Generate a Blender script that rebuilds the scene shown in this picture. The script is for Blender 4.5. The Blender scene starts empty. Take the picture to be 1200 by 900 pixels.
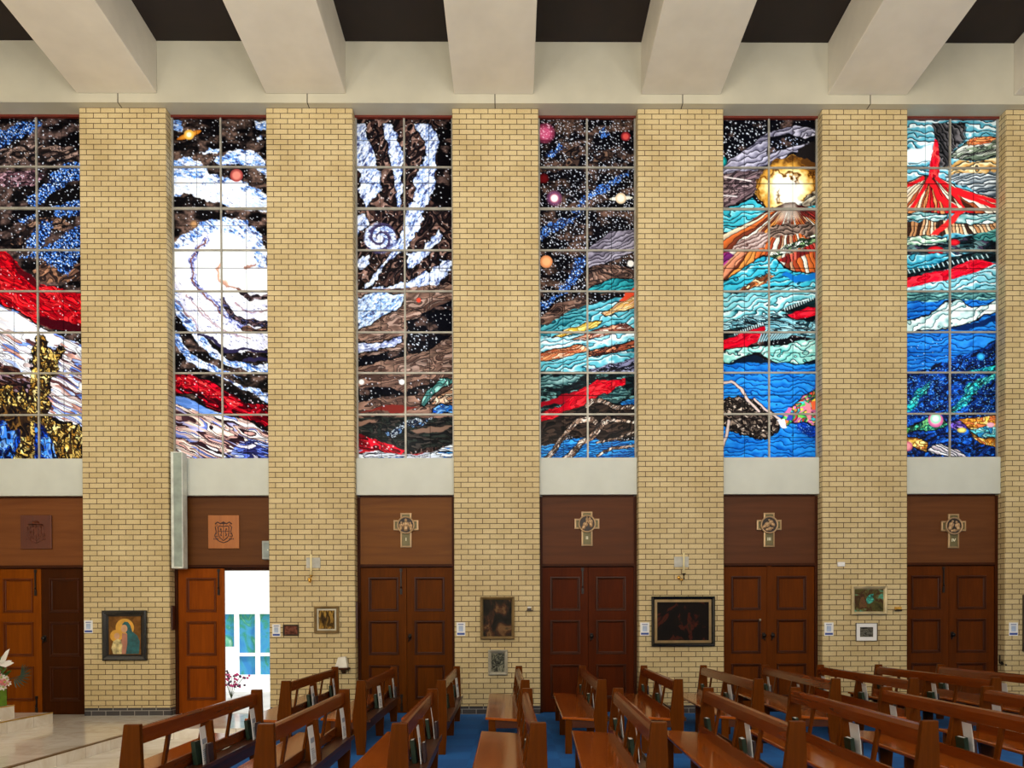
# ---------------------------------------------------------------- stained glass design (colours of the glass pieces)
import numpy as np
_rs = np.random.RandomState(7)
_TAB = _rs.rand(16, 256, 256).astype(np.float32)
def vnoise(x, y, seed):
    t = _TAB[seed % 16]; x = x + seed*17.3; y = y + seed*9.7
    xi = np.floor(x).astype(int); yi = np.floor(y).astype(int); fx = x-xi; fy = y-yi
    fx = fx*fx*(3-2*fx); fy = fy*fy*(3-2*fy)
    a = t[yi & 255, xi & 255]; b = t[yi & 255, (xi+1) & 255]
    c = t[(yi+1) & 255, xi & 255]; d = t[(yi+1) & 255, (xi+1) & 255]
    return (a*(1-fx)+b*fx)*(1-fy)+(c*(1-fx)+d*fx)*fy
def fbm(x, y, seed, octv=3):
    s = 0; a = 1; n = 0
    for o in range(octv):
        s = s+a*vnoise(x*2**o, y*2**o, seed+o*3); n += a; a *= .5
    return s/n
def sm(e0, e1, x):
    t = np.clip((x-e0)/(e1-e0), 0, 1); return t*t*(3-2*t)
def C(*rgb): return np.array(rgb, np.float32)/255.
class Pane:
    """colour canvas of one window; coordinates are centimetre-like units of the design drawing"""
    def __init__(s, X, Y, ox):
        s.X, s.Y, s.ox = X, Y, ox
        s.im = np.zeros(X.shape+(3,), np.float32)
        s.du = abs(X[0, 1]-X[0, 0])
    def pts(s, L):
        out = []; off = 135
        for p in L:
            if p == 'T': off = 135
            elif p == 'B': off = 335
            else: out.append((s.ox+p[0]/4.39, off+p[1]/4.39))
        return out
    def poly(s, L, warp=2.5, wl=9., seed=1, soft=.6):
        P = s.pts(L)
        X = s.X+warp*2*(fbm(s.X/wl, s.Y/wl, seed)-.5); Y = s.Y+warp*2*(fbm(s.X/wl, s.Y/wl, seed+5)-.5)
        d = np.full(X.shape, 1e9, np.float32); sg = np.zeros(X.shape, bool)
        for i in range(len(P)):
            (ax, ay), (bx, by) = P[i], P[(i+1) % len(P)]
            ex, ey = bx-ax, by-ay; wx, wy = X-ax, Y-ay
            t = np.clip((wx*ex+wy*ey)/(ex*ex+ey*ey+1e-9), 0, 1)
            d = np.minimum(d, (wx-ex*t)**2+(wy-ey*t)**2)
            c = ((ay > Y) != (by > Y)) & (X < (bx-ax)*(Y-ay)/(by-ay+1e-12)+ax)
            sg ^= c
        sd = np.where(sg, 1, -1)*np.sqrt(d)
        return sm(-soft, soft, sd), sd
    def line(s, L, w, warp=1.5, seed=3):
        P = s.pts(L); X = s.X+warp*2*(fbm(s.X/8, s.Y/8, seed)-.5); Y = s.Y+warp*2*(fbm(s.X/8, s.Y/8, seed+5)-.5)
        d = np.full(X.shape, 1e9, np.float32)
        for i in range(len(P)-1):
            (ax, ay), (bx, by) = P[i], P[i+1]
            ex, ey = bx-ax, by-ay; wx, wy = X-ax, Y-ay
            t = np.clip((wx*ex+wy*ey)/(ex*ex+ey*ey+1e-9), 0, 1)
            d = np.minimum(d, (wx-ex*t)**2+(wy-ey*t)**2)
        return sm(w+.5, w-.5, np.sqrt(d))
    def put(s, m, col): s.im[:] = s.im*(1-m[..., None])+col*m[..., None]
    def lead(s, val, w=.75):
        gy, gx = np.gradient(val); g = np.sqrt(gx*gx+gy*gy)/s.du+1e-5
        f = val-np.floor(val); return sm(w*1.3, w*.5, np.minimum(f, 1-f)/g)
    # ---- glass textures
    def pieces(s, pal, ang=0, sc=8, st=3, n=5, seed=1, lead=.7, lc=(12, 10, 14), vary=.45, w2=13):
        a = np.radians(ang); X = s.X+3*(fbm(s.X/w2, s.Y/w2, seed+2, 2)-.5)*2; Y = s.Y+3*(fbm(s.X/w2, s.Y/w2, seed+8, 2)-.5)*2
        u = np.cos(a)*X+np.sin(a)*Y; v = -np.sin(a)*X+np.cos(a)*Y
        val = fbm(u/(sc*st*1.9), v/(sc*1.7), seed, 2)*n*1.7; i = np.floor(val).astype(int)
        j = np.floor(fbm(u/(sc*st*1.6)+50, v/(sc*1.5), seed+4, 2)*6).astype(int)
        pal = np.array(pal, np.float32)/255.
        c = pal[(i*7+j*3+seed) % len(pal)]; f = val-i
        g = fbm(u/(sc*st), v/(sc*.35), seed+6, 2)
        c = c*(1-vary*.5+vary*f+.5*(g-.5))[..., None]
        L = s.lead(val, lead*.8)[..., None]*.85 if lead > 0 else 0
        return c*(1-L)+C(*lc)*L
    def clouds(s, dark, light, ang=0, sp=7., amp=2.0, wl=18., seed=1, p=.8, lead=.7, lc=(8, 30, 40), mid=None):
        a = np.radians(ang); u = np.cos(a)*s.X+np.sin(a)*s.Y; v = -np.sin(a)*s.X+np.cos(a)*s.Y
        val = v/(sp*.8)+1.1*amp*(fbm(u/wl, v/(wl*.8), seed)-.5)+.5*(fbm(u/7.5, v/5.5, seed+1, 2)-.5)*2
        i = np.floor(val).astype(int); f = val-i
        r = _TAB[3][(i*13+seed) & 255, 5]*.6+.75
        t = np.clip(1.03-f, 0, 1)**(p*1.25)*r; t = np.clip(t+.75*(fbm(u/13, v/6, seed+6)-.5), 0, 1)[..., None]
        c = C(*dark)*(1-t)+C(*light)*t
        if mid is not None:
            k = 4*t*(1-t); c = c*(1-k*.7)+C(*mid)*k*.7
        L = s.lead(val, lead*.85)[..., None]*.9
        return c*(1-L)+C(*lc)*L
    def specks(s, cell, r, prob, seed=1):
        gx = s.X/cell; gy = s.Y/cell; ix = np.floor(gx).astype(int); iy = np.floor(gy).astype(int)
        out = np.zeros(s.X.shape, np.float32)
        for dx in (-1, 0, 1):
            for dy in (-1, 0, 1):
                a = (iy+dy) & 255; b = (ix+dx) & 255
                px = ix+dx+_TAB[seed % 16][a, b]; py = iy+dy+_TAB[(seed+1) % 16][a, b]
                e = _TAB[(seed+2) % 16][a, b]; rr = r*(.5+_TAB[(seed+3) % 16][a, b])
                d = np.hypot((gx-px)*cell, (gy-py)*cell)
                out = np.maximum(out, np.where(e < prob, sm(rr, rr*.35, d), 0))
        return out
    def space(s, seed=1, brown=(84, 64, 58), dark=(9, 7, 9), amt=.55, stars=.25):
        n = fbm(s.X/16, s.Y/9, seed, 4); k = sm(.56-.10*amt, .70, n)
        m = fbm(s.X/2.6, s.Y/2.2, seed+3, 2)
        c = C(*dark)*(1-k[..., None])+(C(*brown)*(.35+1.25*m)[..., None])*k[..., None]
        st = s.specks(4.0, .66, stars, seed); return c*(1-st[..., None])+C(235, 235, 245)*st[..., None]
    def bluestars(s, seed=1, base=(14, 22, 52)):
        c = np.zeros_like(s.im)+C(*base)
        a = s.specks(1.9, 1.05, .62, seed)[..., None]; c = c*(1-a)+C(84, 142, 235)*a
        b = s.specks(2.6, .95, .4, seed+4)[..., None]; return c*(1-b)+C(215, 232, 255)*b
    def galaxy(s, ang=0, seed=1, st=2.2, light=(238, 240, 252), blue=(120, 158, 226), dk=.42, sc=4.):
        a = np.radians(ang); u = np.cos(a)*s.X+np.sin(a)*s.Y; v = -np.sin(a)*s.X+np.cos(a)*s.Y
        n = fbm(u/(sc*st), v/sc, seed, 3); m = fbm(u/(1.5*st), v/1.5, seed+5, 3); h = fbm(u/1.3, v/1.3, seed+7, 2)
        t = sm(.34, .62, n*.6+h*.4)[..., None]; c = C(*blue)*(1-t)+C(*light)*t
        k = (sm(dk+.02, dk-.14, m)*sm(.78, .4, n))[..., None]*.85; c = c*(1-k)+C(40, 44, 90)*k
        k = (sm(.60, .70, m))[..., None]; return c*(1-k)+C(255, 255, 255)*k
    def rays(s, apex, pal, n=60, seed=1, lead=.5, jit=.8):
        ax, ay = s.pts(['T', apex])[0]; th = np.arctan2(s.Y-ay, s.X-ax); r = np.hypot(s.X-ax, s.Y-ay)
        val = th*n/np.pi+jit*(fbm(r/14, th*6, seed)-.5)*2; i = np.floor(val).astype(int); f = val-i
        c = (np.array(pal, np.float32)/255.)[(_TAB[seed % 16][i & 255, 9]*len(pal)).astype(int) % len(pal)]*(.75+.35*f)[..., None]
        L = s.lead(val, lead)[..., None]*.85; return c*(1-L)+C(30, 14, 14)*L
    def fill(s, L, col, **k):
        o = k.pop('outline', 0); m, sd = s.poly(L, **k)
        s.put(m, col)
        if o: s.put(sm(o+.5, o-.5, np.abs(sd)), C(10, 9, 12))
    def ball(s, p, r, col, edge=None, half='T', e=1., tilt=0, soft=.8):
        cx, cy = s.pts([half, p])[0]; a = np.radians(tilt); dx, dy = s.X-cx, s.Y-cy
        u = np.cos(a)*dx+np.sin(a)*dy; v = (-np.sin(a)*dx+np.cos(a)*dy)/e; d = np.hypot(u, v); R = r/4.39
        s.put(sm(R+soft, R-soft, d), C(*col))
        if edge is not None: s.put(sm(R+soft, R-soft, d)*sm(R*.45, R, d), C(*edge))
    def stars(s, L, cell=3.2, r=.75, prob=.5, seed=2, col=(235, 240, 255), warp=2):
        m, _ = s.poly(L, warp=warp); s.put(m*s.specks(cell, r, prob, seed), C(*col))

TEAL, TEALW, SEA = (12, 78, 96), (190, 240, 244), (60, 196, 214)
def window_one(X, Y):
    g = Pane(X, Y, 0.); g.im[:] = g.space(2, amt=1.2, stars=.35)
    br = g.pieces([(120, 96, 84), (70, 52, 46), (34, 24, 22), (150, 120, 108), (20, 16, 16)], -12, 4, 2.5, 6, 3, .5)
    g.fill(['T', (-70, 190), (180, 150), (400, 170), (400, 240), (200, 235), (-70, 260)], br)
    g.fill(['T', (-70, 290), (190, 290), (240, 300), (180, 365), (-70, 370)], g.pieces([(140, 100, 104), (96, 62, 70), (50, 32, 36), (170, 130, 140)], -5, 4, 2, 6, 4, .5))
    g.fill(['T', (170, 800), (230, 745), (420, 760), (430, 840), (300, 860), (190, 850)], g.pieces([(150, 104, 78), (96, 66, 52), (40, 28, 26)], -20, 4, 2, 6, 5, .5))
    g.fill(['T', (10, 670), (190, 530), (390, 520), (330, 590), (210, 600), (100, 660)], g.pieces([(150, 112, 90), (60, 42, 36), (24, 18, 18), (24, 18, 18)], -30, 4, 2, 6, 6, .5))
    for i, L in enumerate([[(-70, 120), (60, 55), (190, 30), (220, 50), (140, 110), (60, 140), (-70, 230)],
            [(140, 420), (200, 385), (270, 300), (380, 230), (420, 250), (420, 330), (300, 375), (230, 430), (190, 480), (150, 460)],
            [(130, 680), (165, 610), (215, 545), (275, 550), (250, 620), (200, 690)],
            [(210, 690), (280, 640), (430, 550), (430, 700), (340, 830), (300, 780), (200, 735), (100, 725)],
            [(90, 545), (180, 500), (190, 512), (120, 560)], [(260, 475), (430, 430), (430, 520), (300, 525)]]):
        g.fill(['T']+L, g.bluestars(i), warp=4, wl=5)
    g.stars(['T', (-60, 30), (430, 30), (430, 880), (-60, 650)], 5, .7, .35, 5)
    red = g.pieces([(214, 14, 26), (160, 4, 18), (120, 2, 14), (232, 40, 44), (190, 8, 22)], 28, 5, 3, 5, 6, .5, (70, 0, 8))
    g.fill(['T', (-70, 690), (20, 700), (80, 735), (130, 800), (200, 862), (300, 885), 'B', (430, 45), (430, 245), (300, 220), (200, 190), (100, 125), (-70, 60)], red, warp=3)
    g.fill(['T', (60, 735), (130, 800), (200, 862), (230, 880), (180, 885), (90, 800)], C(70, 6, 14), warp=3)
    g.fill(['B', (200, 150), (430, 200), (430, 245), (300, 220), (200, 190)], C(60, 2, 12), warp=3)
    g.stars(['T', (-60, 700), (200, 870), 'B', (430, 80), (430, 230), (-60, 60)], 6, .8, .4, 3, (255, 205, 210))
    fl = g.pieces([(250, 248, 250), (216, 190, 184), (170, 186, 232), (246, 240, 236), (184, 132, 118), (244, 236, 240), (110, 140, 220), (250, 250, 252), (90, 54, 54)], 27, 4.5, 5, 5, 7, .45, (60, 40, 60))
    g.fill(['B', (-70, 55), (100, 125), (210, 205), (430, 300), (430, 740), (250, 660), (-70, 520)], fl, outline=.8)
    w, _ = g.poly(['B', (-70, 70), (80, 130), (210, 215), (330, 280), (250, 300), (100, 240), (-70, 190)], 3); g.put(w*.8, C(255, 255, 255))
    g.fill(['B', (-70, 370), (60, 410), (160, 470), (180, 720), (-70, 640)], g.pieces([(60, 32, 28), (110, 70, 52), (150, 120, 130), (30, 18, 20)], 25, 4, 3, 5, 9, .5), warp=4)
    gold = g.pieces([(216, 170, 76), (160, 112, 42), (70, 44, 20), (244, 216, 140), (30, 20, 15), (226, 186, 96)], 75, 4, 1.6, 5, 11, .8, (14, 9, 8), w2=4)
    g.fill(['B', (172, 300), (198, 256), (226, 252), (246, 282), (240, 318), (268, 330), (300, 306), (326, 322), (320, 372), (292, 384), (300, 420), (276, 452), (250, 460), (268, 520), (250, 560), (262, 610), (235, 650), (290, 700), (350, 690), (430, 735), (430, 900), (-70, 900), (-70, 540), (60, 500), (70, 560), (120, 500), (140, 600), (160, 430), (165, 330)], gold, warp=5, wl=7, outline=.7)
    dk = g.pieces([(20, 14, 14), (46, 30, 20), (110, 74, 34)], 70, 4, 1.8, 5, 12, .6)
    g.fill(['B', (-70, 640), (60, 600), (150, 650), (160, 760), (60, 760), (-70, 720)], dk, warp=4)
    blu = g.pieces([(24, 84, 206), (60, 130, 236), (10, 34, 110), (120, 170, 240), (14, 20, 60)], 75, 4, 2, 5, 13, .7)
    g.fill(['B', (-70, 680), (20, 690), (60, 730), (100, 720), (100, 790), (60, 900), (-70, 900)], blu, warp=3)
    g.fill(['B', (180, 690), (212, 700), (270, 790), (300, 900), (180, 900)], blu, warp=3)
    return g.im
def window_two(X, Y):
    g = Pane(X, Y, 200.); g.im[:] = g.space(4, amt=1.5, stars=.5, brown=(96, 74, 64))
    ga = g.galaxy(12, 3, blue=(110, 160, 235)); wa = g.galaxy(18, 8, light=(255, 252, 250), blue=(205, 220, 250), dk=.3)
    for L in ([(-10, 35), (70, 40), (60, 80), (-10, 85)], [(160, 185), (260, 175), (250, 200), (170, 195)], [(430, 40), (520, 40), (520, 100), (450, 70)],
              [(440, 110), (480, 100), (480, 125), (445, 130)], [(225, 245), (300, 180), (420, 185), (490, 240), (520, 330), (420, 270), (320, 250), (250, 262)],
              [(-10, 250), (80, 210), (170, 240), (190, 290), (260, 315), (360, 335), (440, 370), (520, 430), (520, 500), (300, 475), (200, 415), (100, 405), (-10, 420)]):
        g.fill(['T']+L, ga, warp=4, wl=6)
    g.fill(['T', (20, 400), (40, 320), (200, 330), (360, 380), (520, 450), (520, 510), (330, 470), (200, 440), (100, 410)], wa, warp=4, wl=6)
    # the great spiral
    sp = g.space(4, amt=1.7, stars=.35, brown=(104, 80, 70)); wl_ = g.galaxy(35, 8, light=(255, 252, 250), blue=(216, 214, 240), dk=.33)
    bl_ = g.galaxy(35, 6, blue=(96, 150, 236), dk=.46); li = g.galaxy(48, 7, light=(206, 204, 236), blue=(118, 128, 206), dk=.5)
    g.fill(['T', (-10, 480), (520, 500), 'B', (520, 620), (-10, 480)], sp)
    g.fill(['T', (-10, 720), (30, 660), (60, 615), (110, 590), (160, 545), (270, 522), (390, 545), (470, 610), (505, 700), (500, 790), (430, 800), (300, 840), (-10, 840)], bl_, warp=4, wl=6)
    g.fill(['T', (-10, 705), (80, 665), (160, 625), (270, 592), (360, 622), (425, 680), (446, 745), (425, 785), (520, 765), 'B', (520, 25), (520, 180), (400, 165), (510, 240), (520, 330), (300, 330), (160, 240), (80, 130), (-10, -20)], wl_, warp=4, wl=6)
    g.fill(['T', (10, 715), (150, 640), (270, 605), (350, 630), (410, 690), (425, 760), (380, 800), (520, 780), 'B', (520, 20), (330, 40), (180, 60), (60, 20)], C(255, 254, 251), warp=4, wl=6, soft=3)
    g.put(g.line(['B', (20, 40), (60, 150), (130, 245), (200, 325), (300, 395), (410, 420), (530, 425)], 5.2, 3), bl_)
    g.put(g.line(['B', (0, 130), (50, 215), (120, 290), (190, 370), (300, 430), (420, 460), (530, 470)], 5.5, 3), sp)
    g.put(g.line(['B', (30, 245), (60, 310), (110, 365), (180, 405), (270, 445), (380, 500), (450, 540), (520, 590)], 4.6, 3), bl_)
    g.put(g.line(['B', (290, 455), (400, 500), (520, 520)], 3, 3), sp)
    g.put(g.line(['T', (190, 640), (140, 690), (112, 750), (125, 850), (170, 905), 'B', (225, 70), (290, 150), (380, 205)], 3.6, 3), li); g.put(g.line(['T', (190, 640), (140, 690), (108, 750), (118, 850), (160, 905), 'B', (215, 75), (280, 155)], .8, 3), C(120, 70, 60))
    g.put(g.line(['B', (275, 70), (320, 150), (390, 185), (530, 195)], 3.4, 3), g.pieces([(52, 40, 44), (110, 86, 92), (24, 20, 26), (70, 70, 110)], 15, 3, 2, 5, 8, .5))
    g.put(g.line(['B', (360, 20), (410, 60), (530, 50)], 2.6, 3), g.pieces([(62, 44, 44), (130, 106, 110), (30, 24, 30)], 5, 3, 2, 5, 3, .5)); g.put(g.line(['B', (380, 215), (450, 225), (530, 222)], 3, 3), g.pieces([(70, 50, 44), (150, 110, 90), (24, 20, 22)], 5, 3, 2, 5, 3, .5))
    for L in ([(280, 330), (380, 320), (520, 340)], [(150, 245), (220, 270), (290, 320)], [(390, 380), (460, 370), (520, 385)]): g.put(g.line(['B']+L, 1.8, 3), C(40, 34, 66))
    for L in ([(270, 755), (240, 790), (250, 840), (300, 880), (380, 900)], [(390, 780), (440, 770)]): g.put(g.line(['T']+L, 1.0, 3)*.8, C(160, 100, 80))
    g.put(g.line(['T', (270, 755), (245, 785), (252, 835), (300, 872)], 1.6, 3)*.7, C(226, 170, 140))
    for L in ([(40, 70), (90, 140), (150, 220)], [(90, 40), (160, 130), (250, 210)], [(150, 100), (230, 180), (300, 240), (420, 270)], [(330, 90), (420, 130), (510, 130)]): g.put(g.line(['B']+L, .8, 4)*.7, C(150, 110, 120))
    # lower arms
    g.fill(['B', (10, 385), (40, 450), (100, 445), (210, 480), (290, 530), (380, 590), (520, 600), (520, 720), (400, 690), (250, 665), (130, 560), (10, 545)],
           g.pieces([(150, 4, 22), (196, 12, 32), (90, 2, 14), (48, 2, 10)], 25, 5, 3, 5, 3, .5, (40, 0, 6)), warp=3, outline=.8)
    r2 = g.pieces([(232, 20, 40), (205, 10, 32), (245, 60, 60), (160, 4, 22)], 28, 4, 2.5, 5, 5, .5, (80, 0, 8))
    g.fill(['B', (30, 470), (100, 460), (200, 495), (280, 545), (370, 600), (330, 620), (200, 560), (80, 520)], r2, warp=5, wl=6)
    g.stars(['B', (20, 390), (290, 530), (510, 600), (510, 690), (250, 650), (30, 540)], 5.5, .9, .42, 7, (250, 225, 235))
    fl = g.pieces([(240, 206, 190), (250, 240, 238), (214, 160, 150), (120, 140, 226), (60, 34, 40), (246, 220, 206), (186, 180, 226), (225, 180, 165), (38, 22, 28)], 21, 4.2, 6, 5, 8, .5, (46, 26, 36))
    g.fill(['B', (10, 545), (90, 570), (150, 600), (280, 655), (400, 690), (520, 745), (520, 900), (10, 900)], fl, outline=.8)
    b, _ = g.poly(['B', (10, 550), (90, 575), (230, 640), (280, 665), (200, 660), (60, 610), (10, 600)], 2); g.put(b*.85, C(88, 140, 226))
    b, _ = g.poly(['B', (300, 860), (400, 780), (520, 800), (520, 900), (250, 900)], 4)
    g.put(b, g.pieces([(96, 120, 220), (150, 170, 240), (230, 220, 236), (40, 40, 90)], 12, 3.5, 5, 5, 2, .5))
    g.ball((100, 105), 66, (226, 150, 50), (190, 104, 30), e=.2, tilt=-20); g.ball((100, 103), 25, (255, 214, 110), (240, 170, 60))
    g.ball((100, 103), 12, (255, 250, 220)); g.ball((345, 310), 32, (226, 130, 112), (140, 50, 48)); g.ball((125, 560), 20, (190, 140, 90), (110, 80, 60))
    return g.im
def window_three(X, Y):
    g = Pane(X, Y, 415.)
    g.im[:] = g.pieces([(110, 80, 70), (70, 48, 42), (26, 18, 18), (150, 116, 104), (40, 26, 26), (18, 14, 16)], -55, 5, 1.6, 6, 3, .7)
    g.put(g.specks(4.5, .8, .25, 3), C(240, 230, 230))
    g.fill(['T', (440, 30), (530, 30), (530, 560), (470, 480), (400, 440), (430, 260)], g.space(5, amt=.3, stars=.4))
    ga = g.galaxy(-60, 4, light=(226, 232, 250), blue=(138, 164, 220), dk=.46)
    for q, L in enumerate([[(-5, 45), (60, 50), (90, 150), (140, 290), (140, 390), (90, 450), (60, 490), (30, 400), (25, 280), (-5, 250)],
              [(145, 45), (200, 45), (235, 140), (270, 200), (250, 270), (245, 475), (215, 470), (205, 300), (180, 200), (160, 100)],
              [(310, 45), (405, 50), (440, 130), (425, 260), (415, 400), (370, 470), (350, 560), (270, 690), (180, 745), (110, 870), (50, 895), (120, 800), (195, 690), (250, 600), (260, 500), (305, 440), (310, 340), (360, 250), (372, 140)],
              [(270, 700), (350, 690), (440, 580), (462, 620), (400, 690), (330, 770), (280, 790)], [(-5, 520), (60, 500), (80, 560), (-5, 640)], [(20, 740), (90, 720), (90, 770), (20, 800)],
              [(100, 890), (280, 850), (400, 790), (490, 750), (480, 820), (430, 870), (300, 910), (100, 910)], [(440, 730), (520, 740), (500, 800), (440, 790)]]):
        g.fill(['T']+L, ga, warp=4, wl=6, seed=q, outline=.6)
    cx, cy = g.pts(['T', (138, 630)])[0]; dx, dy = X-cx, Y-cy; r = np.hypot(dx, dy); th = np.arctan2(dy, dx)
    arm = th/(2*np.pi)*2-np.log(r+1.5)*1.3+.15*(fbm(X/3, Y/3, 3)-.5); f = arm-np.floor(arm)
    k = sm(.42, .75, f+.5*(fbm(X/2.2, Y/2.2, 2)-.5))[..., None]; c = g.galaxy(0, 3, light=(226, 232, 250), blue=(150, 172, 228))*(1-k)+C(60, 50, 84)*k; k = sm(5, 2, r)[..., None]; c = c*(1-k)+k
    g.put(sm(20, 17, r+3*(fbm(X/4, Y/4, 6)-.5)), c)
    dkc = g.space(7, dark=(10, 10, 16), amt=.1, stars=.4)
    lb = g.pieces([(140, 108, 92), (112, 84, 72), (160, 130, 116), (84, 60, 52)], -12, 5, 3, 5, 6, .5)
    g.fill(['B', (-5, 20), (530, -10), (530, 240), (-5, 240)], lb)
    g.fill(['B', (10, 60), (140, 20), (262, 40), (250, 95), (150, 165), (20, 225)], g.galaxy(-38, 9, light=(214, 228, 250), blue=(130, 170, 226)), warp=4, outline=.7)
    g.fill(['B', (280, 195), (420, 100), (530, 60), (530, 238), (280, 238)], dkc)
    g.fill(['B', (-5, 240), (530, 240), (530, 450), (-5, 450)], lb)
    g.fill(['B', (10, 285), (140, 290), (262, 250), (262, 292), (100, 335), (10, 355)], g.galaxy(-12, 2, light=(200, 208, 236), blue=(140, 150, 200)), warp=4, outline=.7)
    for L in ([(10, 372), (270, 318), (270, 352), (20, 415)], [(280, 245), (500, 245), (390, 320), (280, 345)], [(280, 180), (530, 100), (530, 238), (280, 238)]):
        g.fill(['B']+L, dkc, warp=3, outline=.6)
    g.stars(['B', (280, 240), (400, 240), (370, 320), (280, 340)], 3.5, .9, .5, 2)
    g.fill(['B', (-5, 450), (530, 450), (530, 670), (-5, 670)], g.pieces([(112, 84, 72), (140, 106, 90), (84, 60, 52)], -10, 5, 3, 5, 8, .5))
    g.fill(['B', (-5, 520), (180, 515), (275, 555), (150, 575), (-5, 600)], dkc, warp=3); g.fill(['B', (280, 520), (420, 490), (370, 550), (280, 560)], dkc, warp=3)
    g.fill(['B', (30, 640), (200, 610), (330, 610), (260, 645)], C(120, 40, 34), warp=4)
    g.fill(['B', (340, 612), (380, 530), (450, 470), (530, 480), (420, 545), (362, 622)], g.pieces([(96, 164, 156), (60, 116, 112), (140, 196, 186)], -50, 4, 3, 5, 2, .6), outline=.7)
    g.fill(['B', (390, 600), (450, 550), (530, 505), (530, 590), (430, 605)], g.pieces([(232, 190, 156), (246, 220, 190), (200, 146, 112)], -25, 3.5, 3, 5, 3, .6), outline=.6)
    g.fill(['B', (400, 622), (450, 600), (530, 612), (530, 652), (400, 650)], g.pieces([(40, 120, 220), (20, 80, 190), (110, 170, 236)], -5, 3, 3, 4, 4, .6), outline=.6)
    g.fill(['B', (-5, 670), (530, 670), (530, 810), (280, 840), (-5, 760)], g.pieces([(26, 32, 30), (40, 46, 42), (18, 20, 22), (60, 54, 50)], 4, 4, 3, 5, 5, .5))
    g.fill(['B', (-5, 690), (130, 680), (60, 710), (-5, 725)], C(140, 104, 86), warp=3); g.fill(['B', (290, 740), (400, 715), (520, 715), (440, 745), (330, 752)], C(130, 100, 84), warp=3)
    g.fill(['B', (170, 750), (270, 690), (420, 660), (350, 715), (270, 725), (200, 775)], g.pieces([(110, 150, 200), (30, 40, 60), (180, 190, 200), (20, 24, 34)], -30, 2.5, 2, 5, 5, .5), warp=4)
    g.fill(['B', (-5, 740), (100, 780), (275, 838), (250, 860), (-5, 835)], g.pieces([(170, 8, 26), (205, 20, 40), (110, 4, 18)], 18, 4, 3, 4, 4, .5), warp=2)
    g.stars(['B', (-5, 745), (275, 840), (-5, 835)], 5, .9, .45, 3, (250, 220, 220)); g.stars(['B', (0, 460), (530, 460), (530, 640), (0, 640)], 5.5, .75, .3, 4)
    g.fill(['B', (-5, 830), (250, 862), (400, 850), (530, 800), (530, 900), (-5, 900)], g.pieces([(60, 140, 226), (228, 226, 240), (190, 170, 210), (40, 60, 110), (236, 240, 248), (196, 30, 40), (30, 110, 200)], -4, 3.6, 6, 5, 9, .6), warp=2)
    for p in ((45, 490), (250, 490)): g.ball(p, 14, (250, 250, 245), half='B')
    g.ball((335, 70), 12, (220, 70, 50), half='B')
    return g.im
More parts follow.
